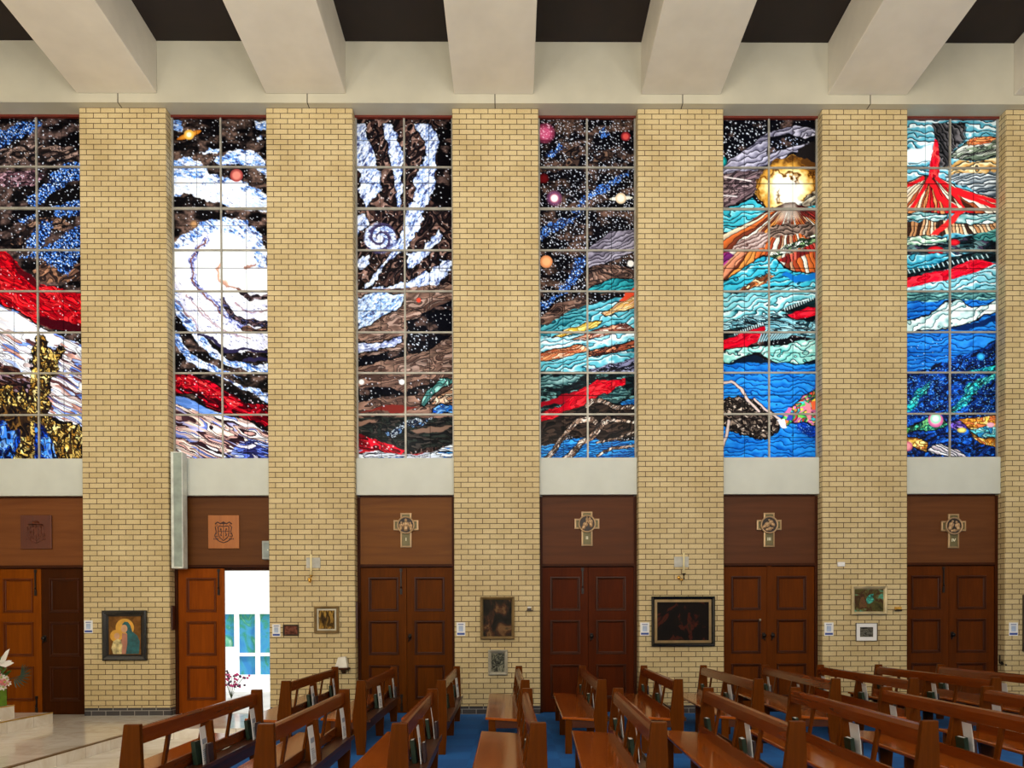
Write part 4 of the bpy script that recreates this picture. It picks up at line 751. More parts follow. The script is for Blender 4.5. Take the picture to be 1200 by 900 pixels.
for i in range(9):
    a = i*2.4; r = .08+.09*(i % 3); p = Vector((r*math.cos(a), r*math.sin(a), .42+.1*random.random())); st.tube([(0, 0, 0), tuple(p*.5+Vector((0, 0, .05))), tuple(p)], .006, 5)
    for j in range(7):
        q = p+Vector((random.uniform(-.09, .09), random.uniform(-.09, .09), random.uniform(-.22, .1)))
        (fl if j < 4 else lf).ball(q, .03, 6, (1, .6, .8))
st.build('stem', flat('shrub stem', (70, 80, 40), .7), sh); lf.build('foliage', flat('shrub leaf', (80, 50, 80), .6), sh); fl.build('blossoms', flat('magenta blossom', (214, 60, 130), .6), sh)

# ---------------------------------------------------------------- things fixed to the pillars and panels
def picture(name, label, cat, box, mats, fw=.05, depth=.04, mount=0, Y=YF, group=None, prof=None):
    x0, z1 = at(box[0], box[1], Y); x1, z0 = at(box[2], box[3], Y); cx, cz = (x0+x1)/2, (z0+z1)/2; w, h = (x1-x0)/2, (z1-z0)/2
    t = empty(name, (cx, Y-.002, cz), label=label, cat=cat, group=group)
    MB().ring(-w, w, -h, h, prof or [(0, 0), (0, -depth*.8), (fw*.25, -depth), (fw*.7, -depth*.75), (fw, -depth*.4), (fw, 0)]).build('frame', mats[0], t)
    i = fw-.004
    if mount:
        MB().ring(-w+i, w-i, -h+i, h-i, [(0, 0), (0, -depth*.38), (mount, -depth*.38), (mount, 0)]).build('mount', mats[2], t); i += mount-.003
    cv = MB().box(-w+i, w-i, -depth*.32, -.003, -h+i, h-i).build('canvas', mats[1], t)
    return cv, w-i, h-i, -depth*.32
ic, w, h, yy = picture('icon_painting', 'black framed icon of a mother in blue green mantle holding a child', 'painting', (121, 715.5, 173.2, 774), (M['black'], painted('icon ground', [(.3, (88, 58, 26)), (.7, (140, 96, 46))], 5)), .10, .06)
K = 1.36
def big(P): return [(p[0]*K, max(-h+.001, p[1]*K)) for p in P]
def disc(m, x, z, r, y, sx=1., n=24, a0=0, a1=2*math.pi):
    x, z, r = x*K, z*K, r*K
    return m.prism([(x+r*sx*math.cos(a0+(a1-a0)*i/n), z+r*math.sin(a0+(a1-a0)*i/n)) for i in range(n)], 'y', yy-.002*y, yy-.0005)
halo = MB(); disc(halo, .0, .095, .112, 1); disc(halo, -.105, -.005, .075, 1.5); halo.build('halo', flat('gilded halo', (226, 172, 70), .35, .3), ic)
MB().prism(big([(-.03, .14), (.0, .17), (.04, .165), (.07, .12), (.09, .05), (.15, -.0), (.18, -.07), (.17, -.225), (.0, -.225), (.02, -.1), (.03, .02), (-.02, .07)]), 'y', yy-.004, yy-.001).build('mantle', flat('teal mantle', (26, 92, 100), .5, var=.25, sc=14), ic)
MB().prism(big([(-.03, .03), (.03, .02), (.03, -.1), (.01, -.225), (-.06, -.225), (-.04, -.06)]), 'y', yy-.005, yy-.001).build('robe', flat('rose robe', (176, 120, 100), .5), ic)
MB().prism(big([(-.14, -.07), (-.09, -.04), (-.05, -.05), (-.03, -.12), (-.04, -.225), (-.14, -.225), (-.165, -.15)]), 'y', yy-.006, yy-.001).build('child_robe', flat('cream child robe', (206, 190, 136), .5, var=.3, sc=18), ic)
fc = MB(); disc(fc, -.005, .085, .048, 4, .8); disc(fc, -.095, -.005, .038, 4, .9); fc.build('face', flat('painted faces', (214, 166, 128), .5), ic)
picture('painting', 'small gilt framed dark painting of standing figures beside the plain candle plaque', 'painting', (368.6, 710.4, 397.6, 742), (M['gold_frame'], painted('ochre figures', [(.3, (28, 20, 12)), (.5, (84, 62, 26)), (.62, (176, 138, 62)), (.75, (60, 40, 20))], 7, 1.5, seed=3, stretch=(1.6, 1, .6)), M['silver_frame']), .045, .05, .03)
picture('plaque', 'small dark brown framed relief plaque beside the blue notice by open door', 'plaque', (332, 732, 350.4, 745), (M['umber_frame'], painted('brown relief', [(.35, (70, 36, 28)), (.65, (134, 82, 64))], 14, 1, seed=5)), .025, .03)
picture('painting', 'tall framed dark painting of huddled figures above the small picture', 'painting', (562.8, 699.5, 603, 749), (M['gold_frame'], painted('dark group', [(.3, (12, 11, 11)), (.5, (38, 34, 28)), (.58, (70, 44, 32)), (.66, (120, 90, 58)), (.72, (30, 34, 34)), (.85, (12, 12, 12))], 2.6, 2.2, seed=8, stretch=(1, 1, .7))), .05, .06)
picture('painting', 'small pale framed dark print hanging lowest on the middle pillar', 'painting', (572, 761.5, 595, 791), (M['silver_frame'], painted('grey print', [(.3, (24, 26, 24)), (.5, (70, 72, 64)), (.62, (140, 140, 122)), (.75, (40, 44, 40))], 9, 3, seed=2)), .055, .05)
picture('painting', 'wide black framed very dark painting under the candle and stone plate', 'painting', (763, 699, 837, 757), (M['black'], painted('blackened scene', [(.35, (8, 5, 5)), (.56, (16, 8, 6)), (.63, (70, 24, 14)), (.68, (40, 24, 12)), (.8, (8, 5, 5))], 2.6, 2, .6, seed=4), M['gold_frame']), .055, .07, .045)
gp_, w, h, yy = picture('painting', 'landscape shaped cream framed painting of green and turquoise figures', 'painting', (997, 686.7, 1038.3, 720.3), (M['cream_frame'], painted('green turquoise scene', [(.3, (36, 34, 24)), (.44, (84, 80, 42)), (.52, (66, 38, 30)), (.58, (96, 92, 48)), (.66, (66, 172, 154)), (.8, (40, 90, 84))], 2.6, 2, seed=6)), .055, .06)
K = 1.
MB().prism([(-.05, .0), (-.03, .06), (.02, .10), (.08, .11), (.06, .05), (.09, .0), (.03, -.05), (-.02, -.06)], 'y', yy-.002, yy+.001).build('turquoise_figure', painted('turquoise figure', [(.35, (30, 70, 66)), (.5, (60, 160, 146)), (.65, (110, 200, 180))], 9, 2), gp_)
MB().prism([(-.17, -.12), (-.14, .04), (-.09, .07), (-.06, -.02), (-.03, -.09), (-.06, -.14)], 'y', yy-.0015, yy+.001).build('brown_figure', painted('brown figure', [(.35, (50, 28, 24)), (.5, (110, 80, 50)), (.65, (90, 50, 40))], 9, 2), gp_)
picture('print', 'small white mounted black and white print below the turquoise painting', 'picture', (1002.5, 730, 1027.8, 751.3), (M['umber_frame'], painted('black print', [(.40, (12, 12, 12)), (.52, (120, 118, 108)), (.6, (30, 30, 28)), (.72, (150, 148, 138))], 7, 3.5, seed=9, stretch=(.7, 1, 1.6)), M['card']), .01, .03, .065)
picture('painting', 'dark framed painting cut off by the right edge above the pews', 'painting', (1198, 697, 1246, 763), (M['umber_frame'], painted('dark edge scene', [(.3, (20, 16, 14)), (.7, (70, 50, 36))], 5, 2, seed=1)), .05, .06)
for i, (a, b, wh) in enumerate([((98.5, 727), (108.8, 742), 'left of the icon painting'), ((319, 731.5), (328.6, 746), 'left of the small brown plaque'), ((535, 729.3), (545.3, 745), 'left of the tall dark painting'), ((750.3, 729.5), (761, 744.8), 'left of the wide black framed painting'), ((966, 729.5), (976.7, 745), 'left of the mounted black and white print'), ((1182.4, 729.5), (1193, 745), 'on the pillar at far right edge')]):
    x0, z1 = at(*a, YF); x1, z0 = at(*b, YF); w, h = (x1-x0)/2, (z1-z0)/2
    t = empty('notice', ((x0+x1)/2, YF+.002, (z0+z1)/2), label='small white and blue notice card '+wh, cat='notice', group='notice cards on the pillars')
    MB().box(-w, w, -.004, 0, -h, h, .001).build('card', M['card'], t); t = t.children[0] if t.children else [c_ for c_ in bpy.data.objects if c_.parent == t][0]; MB().box(-w*.86, w*.86, -.0055, -.003, -h*.86, -h*.56).build('blue_band', M['blue'], t)
    MB().box(-w*.5, w*.5, -.0055, -.003, -h*.36, h*.5).build('pale_panel', M['pale_blue'], t)
    MB().box(-w*.62, w*.62, -.0055, -.003, h*.64, h*.76).build('heading_line', M['blue'], t)
def candle_set(px, pz, plate, stem, where, met):
    x0, z1 = at(plate[0], plate[1], YF); x1, z0 = at(plate[2], plate[3], YF)
    MB().box(x0, x1, YF-.014, YF+.003, z0, z1, .004).build('stone_plate', M['plate'], label='pale grey square stone plate '+where+' behind the candle', cat='plate', group='stone plates behind candles')
    x, zb = at(stem[0], stem[2], YF-.12); _, zt = at(stem[0], stem[1], YF-.12)
    s = empty('candle_sconce', (x, YF-.12, zb), label=met+' candle sconce '+where+' holding an ivory candle', cat='sconce')
    MB().lathe([(.006, -.10), (.014, -.09), (.008, -.06), (.012, -.03), (.03, -.012), (.034, 0), (.026, 0), (.02, -.004)], 14).build('cup', M['brass'] if met == 'brass' else M['iron'], s)
    MB().tube([(0, 0, -.08), (-.02, .03, -.12), (-.05, .08, -.10), (-.06, .12, -.06)], .008).ball((-.035, .02, -.1), .022, 8).lathe([(.03, .12), (.03, .108), (.012, .1)], 12, (-.06, 0, -.06), 'y').build('arm', M['brass'], s)
    c = empty('candle', (x, YF-.12, zb), label='tall ivory candle standing in the sconce '+where, cat='candle')
    h = zt-zb; MB().lathe([(.015, -.003), (.0145, h*.5), (.0135, h-.01), (.008, h)], 14).build('wax', M['candle'], c); MB().tube([(0, 0, h-.002), (.001, 0, h+.02)], .0016, 5).build('wick', M['iron'], c)
candle_set(0, 0, (359, 653.6, 375.6, 665.6), (364.6, 649, 674), 'above the small gilt painting', 'brass')
candle_set(0, 0, (790, 652.5, 807, 664.5), (801.4, 647.5, 672), 'above the wide black painting', 'dark')
NUM = ['I', 'II', 'III', 'IV']
for i, (px, py) in enumerate([(476, 615.7), (687.7, 614), (900.7, 615.4), (1116.5, 616.7)]):
    Y = YD-.02; x, z = at(px, py, Y)
    t = empty('station_cross', (x, Y-.001, z), label='bronze cross of the stations bearing numeral %s over the %s doors' % (NUM[i], ('yellow brown', 'dark red', 'reddish central', 'far right')[i] if i < 2 else ('two knobbed', 'far right')[i-2]), cat='cross', group='stations of the cross')
    a, b, c2 = .0925, .085, .21; P = lambda e: [(-a+e, .205-e), (a-e, .205-e), (a-e, b-e), (c2-e, b-e), (c2-e, -b+e), (a-e, -b+e), (a-e, -.375+e), (-a+e, -.375+e), (-a+e, -b+e), (-c2+e, -b+e), (-c2+e, b-e), (-a+e, b-e)]
    m = MB(); O = [[m.bm.verts.new((p[0], y, p[1])) for p in P(e)] for e, y in ((0, 0), (0, -.03), (.024, -.034), (.026, -.02))]
    for A, B in zip(O, O[1:]):
        for j in range(12): m.bm.faces.new((A[j], A[(j+1) % 12], B[(j+1) % 12], B[j]))
    m.build('border', M['station'], t); MB().prism(P(.02), 'y', -.022, -.002).build('field', M['station_field'], t)
    MB().lathe([(.128, -.02), (.128, -.045)], 32, axis='y').build('medallion', M['station_dark'], t); md = [c_ for c_ in bpy.data.objects if c_.parent == t and c_.name.startswith('medallion')][0]
    m = MB(); R = [(.122, -.02), (.126, -.052), (.142, -.056), (.15, -.05), (.15, -.02)]
    rows = [[m.bm.verts.new((r*math.cos(2*math.pi*j/36), y, r*math.sin(2*math.pi*j/36))) for j in range(36)] for r, y in R]
    for A, B in zip(rows, rows[1:]+rows[:1]):
        for j in range(36): m.bm.faces.new((A[j], A[(j+1) % 36], B[(j+1) % 36], B[j])).smooth = True
    m.build('ring', M['station'] if i in (0, 1) else M['relief'], md)
    m = MB(); rr = random.Random(i+3); Y0 = -.045
    def fig(x, z, s, lean=0.):
        rot = Matrix.Rotation(lean, 3, 'Y')
        for (dx, dz, r, q) in ((0, .052, .017, (1, .7, 1.2)), (0, .012, .026, (1, .6, 1.25)), (.0, -.035, .03, (.95, .6, 1.3)), (.024, .01, .012, (.8, .7, 2.2)), (-.024, .008, .012, (.8, .7, 2.2))):
            p = rot @ Vector((dx*s, 0, dz*s)); m.ball((x+p.x, Y0, z+p.z), r*s, 8, q, rot=rot)
    sets = [[(0, .0, 1.25, 0), (-.07, -.01, .85, .1), (.07, -.02, .85, -.1)], [(-.03, -.02, 1.0, .5), (.05, .02, 1.0, -.2), (.0, .06, .6, 0)], [(-.04, .0, 1.0, .9), (.03, .03, .9, -.7), (.0, -.06, .8, 1.3)], [(-.045, .01, 1.05, .35), (.05, -.0, 1.0, -.3), (0, -.07, .7, 1.4)]][i]
    for q in sets: fig(q[0]*1.15, q[1]*1.15, q[2]*1.25, q[3])
    m.build('relief', M['relief'], md)
    m = MB(); s = NUM[i]; wd = {'I': .022, 'V': .05}; tw = sum(wd[q] for q in s); xx = -tw/2; hh = .026; zc = -.238
    for q in s:
        cx = xx+wd[q]/2
        if q == 'I': m.box(cx-.0055, cx+.0055, -.030, -.02, zc-hh, zc+hh)
        else:
            for sg in (-1, 1): m.prism([(cx+sg*.020-.006, zc+hh), (cx+sg*.020+.006, zc+hh), (cx+.006, zc-hh), (cx-.006, zc-hh)], 'y', -.030, -.02)
        xx += wd[q]
    m.build('numeral', M['ivory'], t)
def arms(box, mat, label, hat):
    Y = YD-.02; x0, z1 = at(box[0], box[1], Y); x1, z0 = at(box[2], box[3], Y); w, h = (x1-x0)/2, (z1-z0)/2
    t = empty('arms_plaque', ((x0+x1)/2, Y-.001, (z0+z1)/2), label=label, cat='plaque')
    bd = MB().box(-w, w, -.03, 0, -h, h, .006).build('board', mat, t)
    m = MB(); y = -.031
    sh = [(-.09, .09), (-.05, .10), (0, .09), (.05, .10), (.09, .09), (.092, -.02), (.07, -.09), (0, -.15), (-.07, -.09), (-.092, -.02)]
    for a, b in zip(sh, sh[1:]+sh[:1]): m.tube([(a[0], y, a[1]), (b[0], y, b[1])], .008, 6)
    m.tube([(0, y, .08), (0, y, -.12)], .006, 6).tube([(-.08, y, .01), (.08, y, .01)], .006, 6)
    for sx in (-1, 1):
        m.tube([(sx*.045, y, .05), (sx*.03, y, -.02), (sx*.055, y, -.05)], .007, 6).ball((sx*.045, y, .045), .014, 8).ball((sx*.04, y, -.06), .014, 8)
        m.tube([(sx*.1, y, .12), (sx*.14, y, .08), (sx*.12, y, .0), (sx*.15, y, -.06), (sx*.12, y, -.12), (sx*.07, y, -.16), (0, y, -.185)], .009, 6)
        for j in range(3):
            for q in range(j+1): m.ball((sx*(.125+.03*q-.013*j), y, -.03-.045*j), .013, 6)
    if hat: m.lathe([(.12, .0), (.125, .008), (.06, .02), (.055, .045), (.03, .06), (.004, .062)], 20, (0, y, .125))
    else:
        m.tube([(0, y, .10), (0, y, .17)], .008, 6).tube([(-.03, y, .14), (.03, y, .14)], .008, 6).tube([(-.14, y, .13), (-.1, y, .165), (-.05, y, .135), (0, y, .165), (.05, y, .135), (.1, y, .165), (.14, y, .13)], .012, 6)
    for v in m.bm.verts: v.co.y = y+(v.co.y-y)*.6
    m.build('carved_arms', mat if hat else M['carve'], bd)
arms((25, 604, 61.7, 643.5), M['plaque_red'], 'dark red carved timber coat of arms plaque over the far left doors', True)
arms((244.5, 604, 281, 643), M['plaque_orange'], 'orange timber coat of arms plaque above the open doorway', False)
# column loudspeaker hung beside the first full pillar
x0, z1 = at(199.2, 529, 12.74); x1, z0 = at(214.2, 666, 12.74)
t = empty('column_speaker', ((x0+x1)/2, 12.84, (z0+z1)/2), label='tall slim grey column loudspeaker fixed to pillar left of open doorway', cat='loudspeaker')
w, h = (x1-x0)/2, (z1-z0)/2
MB().box(-w, w, -.09, .10, -h, h, .012).build('casing', M['speaker_edge'], t); MB().box(-w+.05, w-.012, -.097, -.085, -h+.03, h-.02, .003).build('grille', M['speaker'], t)
MB().box(-w-.03, -w+.02, -.0, .06, h*.6, h*.6+.08).box(-w-.03, -w+.02, -.0, .06, -h*.7, -h*.7+.08).build('bracket', M['iron'], t)
x0, z1 = at(307.5, 634, 12.93); x1, z0 = at(319, 655.5, 12.93)
t = empty('wall_speaker', ((x0+x1)/2, 12.95, (z0+z1)/2), label='small grey box mounted on pillar at top right of the open doorway', cat='wall box')
w, h = (x1-x0)/2, (z1-z0)/2; MB().box(-w, w, -.05, .08, -h, h, .008).build('housing', M['steel'], t); MB().box(-w+.025, w-.025, -.056, -.048, -h+.03, h-.03, .002).build('front_panel', flat('grey panel', (128, 138, 138), .4, .2), t)
MB().ball((.02, -.057, .0), .01, 8).build('lens', M['ivory'], t)
def bar(x, y0, y1, label):
    _, z1 = at(0, y0, 12.95); _, z0 = at(0, y1, 12.95); MB().box(x-.003, x+.03, 12.90, 12.99, z0, z1, .004).build('door_stop', wood('dark door stop', (70, 32, 22), (44, 20, 14), .4), label=label, cat='door stop')
bar(X0+WP/2, 710.5, 739, 'dark brown vertical strip on pillar side left of the open doorway'); bar(X0+PITCH+WP/2, 707, 750, 'dark vertical strip on pillar side left of the yellow brown doors')
x, z = at(620.3, 713.5, YF); t = empty('wall_bracket', (x, YF, z), label='tiny dark wall bracket right of the tall dark painting', cat='bracket')
MB().box(-.05, .05, -.06, 0, -.035, -.02, .003).build('ledge', M['umber_frame'], t); MB().box(-.035, .035, -.03, 0, -.02, .012, .003).build('backplate', M['umber_frame'], t); MB().box(-.03, .03, -.02, 0, .012, .035, .003).build('cap', M['card'], t)
x, z = at(1052, 713.6, YF); t = empty('brass_bracket', (x, YF+.002, z), label='small brass wall fitting right of the turquoise painting', cat='bracket')
MB().box(-.055, .055, -.03, 0, -.01, .036, .004).build('plate', M['brass'], t); MB().box(-.055, .055, -.045, 0, -.036, -.012, .004).build('ledge', M['iron'], t)
x, z = at(985.2, 661.3, YF); t = empty('wall_switch', (x, YF, z), label='small white switch box high on the pillar above the turquoise painting', cat='switch')
MB().box(-.062, .062, -.03, 0, -.037, .037, .006).build('box', M['card'], t); MB().box(-.02, .02, -.034, -.028, -.012, .012, .002).build('rocker', flat('white rocker', (225, 228, 230), .4), t)
x, z = at(1176, 775, 12.9); t = empty('door_hook', (X0+5*PITCH-WP/2, 12.93, z), label='black iron door hook on pillar side right of far right doors', cat='hook')
MB().box(-.012, 0, -.03, .03, -.06, .0, .003).build('backplate', M['iron'], t); MB().tube([(-.005, 0, -.04), (-.06, -.02, -.03), (-.06, -.02, .11)], .012, 8).tube([(-.005, 0, -.03), (.02, -.08, -.06)], .012).build('hook', M['iron'], t)
x0, z0 = at(394.5, 788, YF-.1); x1, z1 = at(409.2, 782.6, YF-.1)
t = empty('wall_shelf', ((x0+x1)/2, YF, z0), label='small dark timber wall shelf carrying a white marble block', cat='shelf')
w = (x1-x0)/2; hz = z1-z0; MB().box(-w, w, -.2, 0, hz-.03, hz, .004).build('board', M['doorframe'], t); MB().prism([(0, hz-.03), (-.15, hz-.03), (-.02, hz-.1), (0, hz-.1)], 'x', -.03, .03).build('corbel', M['doorframe'], t)
m = MB(); A = [m.bm.verts.new(p) for p in ((-w-.02, -.18, 0), (w-.015, -.18, 0), (w-.015, -.02, 0), (-w-.02, -.02, 0))]; B = [m.bm.verts.new(p) for p in ((-w+.03, -.14, .175), (w-.05, -.14, .19), (w-.05, -.04, .19), (-w+.03, -.04, .175))]
m.bm.faces.new(A); m.bm.faces.new(B)
for j in range(4): m.bm.faces.new((A[j], A[(j+1) % 4], B[(j+1) % 4], B[j]))
bmesh.ops.bevel(m.bm, geom=list(m.bm.edges), offset=.012, segments=2, profile=.5, affect='EDGES')
m.build('marble_block', M['stone'], loc=((x0+x1)/2, YF, z1+.001), label='white tapered marble block resting on the small wall shelf', cat='stone block')

# flowers on the marble steps
fx, fy, fz = -7.36+.005, 10.95, .362
t = empty('flower_arrangement', (fx, fy, fz), label='arrangement of pink and white flowers in green vase on marble steps', cat='flowers')
MB().box(-.10, .10, -.10, .10, 0, .24, .012).build('vase', flat('green glass vase', (96, 146, 36), .15), t)
pk = MB(); wh = MB(); ly = MB(); gr = MB(); yl = MB(); rr = random.Random(5)
def petal(m, c, d, ln, wd):
    d = d.normalized(); s_ = d.cross(Vector((0, -1, .3))).normalized(); up = s_.cross(d)
    pts = [c, c+d*ln*.4+s_*wd, c+d*ln*.8+s_*wd*.6+up*.01, c+d*ln, c+d*ln*.8-s_*wd*.6+up*.01, c+d*ln*.4-s_*wd]
    m.bm.faces.new([m.bm.verts.new(p) for p in pts[:4]]).smooth = True; m.bm.faces.new([m.bm.verts.new(p) for p in (pts[0], pts[3], pts[4], pts[5])]).smooth = True
def bloom(m, c, r, n=8, ctr=None):
    c = Vector(c); f = Vector((rr.uniform(-.4, .6), -1, rr.uniform(-.1, .5))).normalized(); a = f.cross(Vector((0, 0, 1))).normalized(); b = f.cross(a)
    for lay in (1, .6):
        for i in range(n):
            th = 2*math.pi*i/n+lay; petal(m, c-f*.005*lay, a*math.cos(th)+b*math.sin(th)+f*(.35/lay), r*lay, r*.32*lay)
    if ctr: ctr.ball(c+f*.012, r*.22, 6)
PINK = flat('pink petals', (224, 134, 134), .6); WHITE = flat('white petals', (240, 236, 228), .6)
for p in ((-.02, -.1, .44), (.06, -.12, .50), (.03, -.12, .58), (-.09, -.08, .5), (.11, -.11, .45), (.12, -.1, .36), (.2, -.1, .35), (.08, -.12, .40)): q = MB(); bloom(q, p, rr.uniform(.065, .09), 9, yl); q.build('pink_bloom', PINK, t)
for p in ((-.06, -.12, .36), (.02, -.13, .33), (.14, -.12, .29), (.19, -.11, .28), (.24, -.09, .33), (.16, -.11, .42), (.23, -.09, .4), (.05, -.13, .30), (.02, -.1, .64)): q = MB(); bloom(q, p, rr.uniform(.045, .06), 7, yl); q.build('white_bloom', WHITE, t)
for tip in ((.3, -.05, .62), (.24, -.05, .82), (.05, -.05, .7)):
    c = Vector((.1, -.06, .58)); d = Vector(tip)-c; petal(ly, c, d, d.length, .04); petal(ly, c, d+Vector((.02, 0, .05)), d.length*.9, .035)
for i in range(46):
    c = Vector((rr.uniform(-.1, .12), rr.uniform(-.08, .08), rr.uniform(.22, .75))); petal(gr, c, Vector((rr.uniform(-1, 1), rr.uniform(-1, .4), rr.uniform(-.1, .9))), rr.uniform(.09, .16), .022)
for i in range(10): bloom(yl, (rr.uniform(-.06, .12), rr.uniform(-.06, .02), rr.uniform(.68, .95)), .035, 5)
ly.build('lily', flat('white lily petals', (244, 242, 236), .5), t); gr.build('foliage', flat('green leaves', (70, 110, 40), .5), t); yl.build('buds', flat('yellow green buds', (178, 190, 80), .6), t)
pm = MB(); base = Vector((.16, -.03, .36)); tip = Vector((.52, -.06, .47))
for i in range(11):
    a = math.radians(-70+i*14); c = base.lerp(tip, .35+.028*i); ln = .30*(1-.02*abs(i-6)**1.6)
    petal(pm, c, Vector((math.cos(a), -.15, math.sin(a)+.12)), ln*.8, .012)
pm.tube([base, base.lerp(tip, .5)+Vector((0, 0, .01)), tip], .005, 5); pm.build('palm_leaf', flat('dark palm leaf', (30, 62, 50), .45), t)

# ---------------------------------------------------------------- pews
def pew(L):
    t = empty('pew')
    post = [(-.05, .857), (.05, .857), (.062, .42), (.054, .2), (.042, 0), (-.055, 0), (-.072, .2), (-.098, .39), (-.10, .46), (-.088, .52)]
    for y in (0, L-.05): MB().prism(post, 'y', y, y+.05, .006).build('end_post', M['pew_z'], t)
    mid = [(-.035, .72), (.03, .72), (.058, .42), (.05, .2), (.042, 0), (-.055, 0), (-.068, .2), (-.07, .40), (-.058, .5)]
    MB().prism(mid, 'y', L/2-.022, L/2+.022, .004).build('middle_post', M['pew_z'], t)
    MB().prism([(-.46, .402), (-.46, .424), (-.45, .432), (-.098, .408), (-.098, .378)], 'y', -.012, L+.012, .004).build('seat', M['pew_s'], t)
    MB().prism([(-.056, .715), (-.050, .79), (-.038, .82), (-.018, .828), (.0, .826), (.010, .812), (.010, .715)], 'y', .05, L-.05).build('top_rail', M['pew_y'], t)
    MB().prism([(-.100, .400), (-.090, .488), (-.068, .488), (-.078, .400)], 'y', .05, L-.05, .003).build('back_rail', M['pew_y'], t)
    for y in (L*.25, L*.5, L*.75): MB().prism([(-.090, .486), (-.052, .717), (-.030, .717), (-.068, .486)], 'y', y-.026, y+.026, .003).build('slat', M['pew_z'], t)
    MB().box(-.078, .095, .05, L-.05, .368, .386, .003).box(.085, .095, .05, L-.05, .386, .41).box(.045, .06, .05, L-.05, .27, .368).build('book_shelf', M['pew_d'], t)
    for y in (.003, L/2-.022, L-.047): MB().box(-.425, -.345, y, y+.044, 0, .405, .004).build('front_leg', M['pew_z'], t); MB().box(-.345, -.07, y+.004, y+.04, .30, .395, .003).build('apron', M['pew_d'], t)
    return t
ORD = ['first', 'second', 'third', 'fourth', 'fifth', 'sixth', 'seventh', 'eighth', 'ninth', 'tenth', 'eleventh']
rowA = ('rear', 8.79, 3.14, [(-2.61, -2.77), (-1.75, -1.86), (-.83, -.885), (.13, .077), (1.01, 1.065), (1.89, 2.02), (2.815, 2.946), (3.706, 3.911), (4.611, 4.769), (5.566, 5.678), (6.5, 6.645)])
rowB = ('front', 4.87, 2.74, [(-2.42, -2.535), (-1.575, -1.674), (-.728, -.806), (.154, .131), (.923, 1.03), (1.808, 1.925), (2.658, 2.785), (3.56, 3.696), (4.52, 4.705)])
def hymn_book(name, c, h, w, th):
    t = empty(name); MB().box(-th/2, -th/2+.003, -w/2, w/2, 0, h).box(th/2-.003, th/2, -w/2, w/2, 0, h).box(-th/2, th/2, -w/2, -w/2+.003, 0, h).build('cover', c, t)
    MB().box(-th/2+.003, th/2-.003, -w/2+.003, w/2-.004, .003, h-.004).build('pages', M['card'], t); return t
def leaflet():
    t = empty('leaflet'); MB().prism([(0, 0), (.004, 0), (.002, .15), (-.006, .295), (-.010, .295), (-.002, .15)], 'y', -.08, .075).build('sheet', M['card'], t)
    m = MB()
    for i in range(6): m.box(.0030, .0046, -.06, .055-.02*(i % 3), .03+.016*i, .036+.016*i)
    m.box(.0005, .0035, -.05, .05, .16, .2)
    m.build('printing', flat('grey blue print', (150, 162, 186), .6), t); return t
P_B = hymn_book('hymn_book', flat('dark green cloth cover', (13, 42, 25), .5), .185, .125, .034); P_M = hymn_book('missal', flat('dark plum cover', (58, 40, 44), .45), .16, .11, .022); P_L = leaflet()
KB, KM, KL = children(P_B), children(P_M), children(P_L)
used = set(); pr = random.Random(21); DROP = set()
for row, Y, L, xs in (rowA, rowB):
    proto = pew(L); kids = children(proto)
    for i, (xa, xb) in enumerate(xs):
        rz = math.atan2(-(xb-xa), L); q = proto if i == 0 else dup(proto, (0, 0, 0), 0, kids)
        q.location = (xa, Y, 0); q.rotation_euler[2] = rz
        tag(q, 'polished brown timber pew, %s from the left in the %s row %s' % (ORD[i], row, 'nearest the wall' if row == 'rear' else 'nearest the viewer'), 'pew', 'pews of the %s row' % row)
        Mx = Matrix.Translation((xa, Y, 0)) @ Matrix.Rotation(rz, 4, 'Z')
        for pk_, yc in (('far', L-.17), ('middle', L/2-.13)):
            where = 'in the %s pocket of the %s pew from left, %s row' % (pk_, ORD[i], row)
            def put(proto_, kk, lab, cat, x, y, tilt, grp, yaw=0.):
                key = (row, i, pk_, cat)
                pz = Mx @ Vector((x, y, .3895))
                if key in DROP: return
                o = proto_ if id(proto_) not in used else dup(proto_, (0, 0, 0), 0, kk)
                used.add(id(proto_)); o.location = pz; o.rotation_euler = (0, tilt, rz+yaw); tag(o, lab+' '+where, cat, grp)
            if pr.random() < .93: put(P_B, KB, 'green hymn book', 'book', -.024, yc+pr.uniform(-.03, .02), -.12, 'green hymn books in the pews', pr.uniform(-.08, .08))
            if pr.random() < .92: put(P_L, KL, 'white leaflet', 'leaflet', .024, yc+pr.uniform(-.01, .02), -.07, 'white leaflets in the pews', pr.uniform(-.15, .1))
            if pr.random() < .45: put(P_M, KM, 'dark plum missal', 'book', .052, yc+pr.uniform(.01, .04), -.06, 'dark missals in the pews', pr.uniform(-.1, .1))

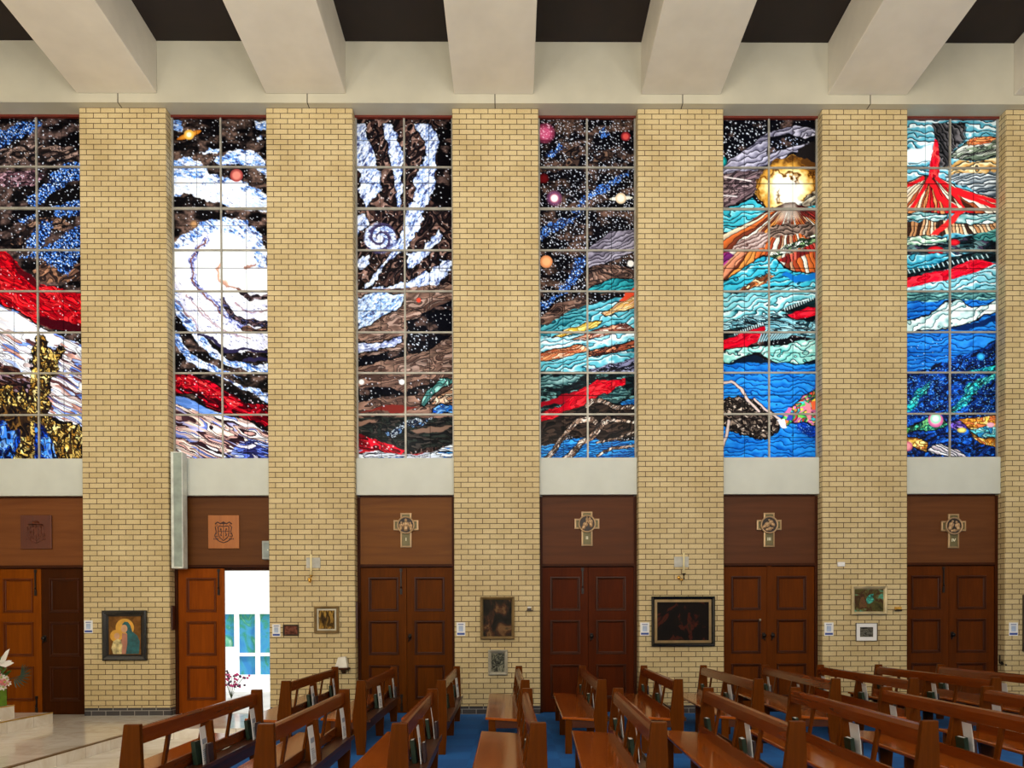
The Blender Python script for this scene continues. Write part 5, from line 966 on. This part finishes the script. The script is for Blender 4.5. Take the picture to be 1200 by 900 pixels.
# ---------------------------------------------------------------- light: daylight outside, tall windows in the wall behind the viewer, added uplights
wd = bpy.data.worlds.new('World'); SC.world = wd; wd.use_nodes = True; bg = wd.node_tree.nodes['Background']
bg.inputs[0].default_value = (.93, .97, 1, 1); bg.inputs[1].default_value = 2.0
s = bpy.data.lights.new('Sun', 'SUN'); s.energy = 3.6; s.angle = .01; so = bpy.data.objects.new('sun', s); COL.objects.link(so)
so.rotation_euler = Vector((-.6, .3, -.75)).to_track_quat('-Z', 'Y').to_euler(); so.location = (20, 10, 25)
for k in range(6):
    a = bpy.data.lights.new('rear_window_light', 'AREA'); a.shape = 'RECTANGLE'; a.size = 1.65; a.size_y = 5.8; a.energy = 190; a.color = (1, .95, .86)
    o = bpy.data.objects.new('rear_window_light', a); COL.objects.link(o); o.location = (X0+PITCH*(k-.5), -6.9, 7.1); o.rotation_euler = (math.pi/2, 0, 0)

for k in range(6):
    a = bpy.data.lights.new('added_uplight', 'AREA'); a.shape = 'RECTANGLE'; a.size = 1.2; a.size_y = .5; a.energy = 520; a.color = (1, .93, .82)  # unseen upward fill lamps, added to brighten the beam undersides
    o = bpy.data.objects.new('added_uplight', a); COL.objects.link(o); o.location = (X0+PITCH*(k-.5), -2.5, 3.6); o.rotation_euler = (math.pi-.2, 0, 0)
# ---------------------------------------------------------------- camera
cam = bpy.data.cameras.new('Camera'); co_ = bpy.data.objects.new('camera', cam); COL.objects.link(co_); SC.camera = co_
cam.sensor_fit = 'HORIZONTAL'; cam.sensor_width = 36; cam.lens = 36*F/1200; cam.shift_x = (600-CX)/1200; cam.shift_y = (CY-450)/1200; cam.clip_end = 200
def rows():
    c, s_ = math.cos(YAW), math.sin(YAW); A = Matrix(((c, s_, 0), (-s_, c, 0), (0, 0, 1)))
    c, s_ = math.cos(PIT), math.sin(PIT); B = Matrix(((1, 0, 0), (0, c, s_), (0, -s_, c)))
    c, s_ = math.cos(ROL), math.sin(ROL); R = Matrix(((c, 0, s_), (0, 1, 0), (-s_, 0, c)))
    return R @ B @ A
W_ = rows(); r_, f_, u_ = W_[0], W_[1], W_[2]
co_.matrix_world = Matrix(((r_[0], u_[0], -f_[0], 0), (r_[1], u_[1], -f_[1], 0), (r_[2], u_[2], -f_[2], EYE), (0, 0, 0, 1)))
SC.view_settings.view_transform = 'Standard'; SC.view_settings.look = 'None'; SC.view_settings.exposure = -.06; SC.view_settings.gamma = 1; SC.view_settings.use_curve_mapping = False
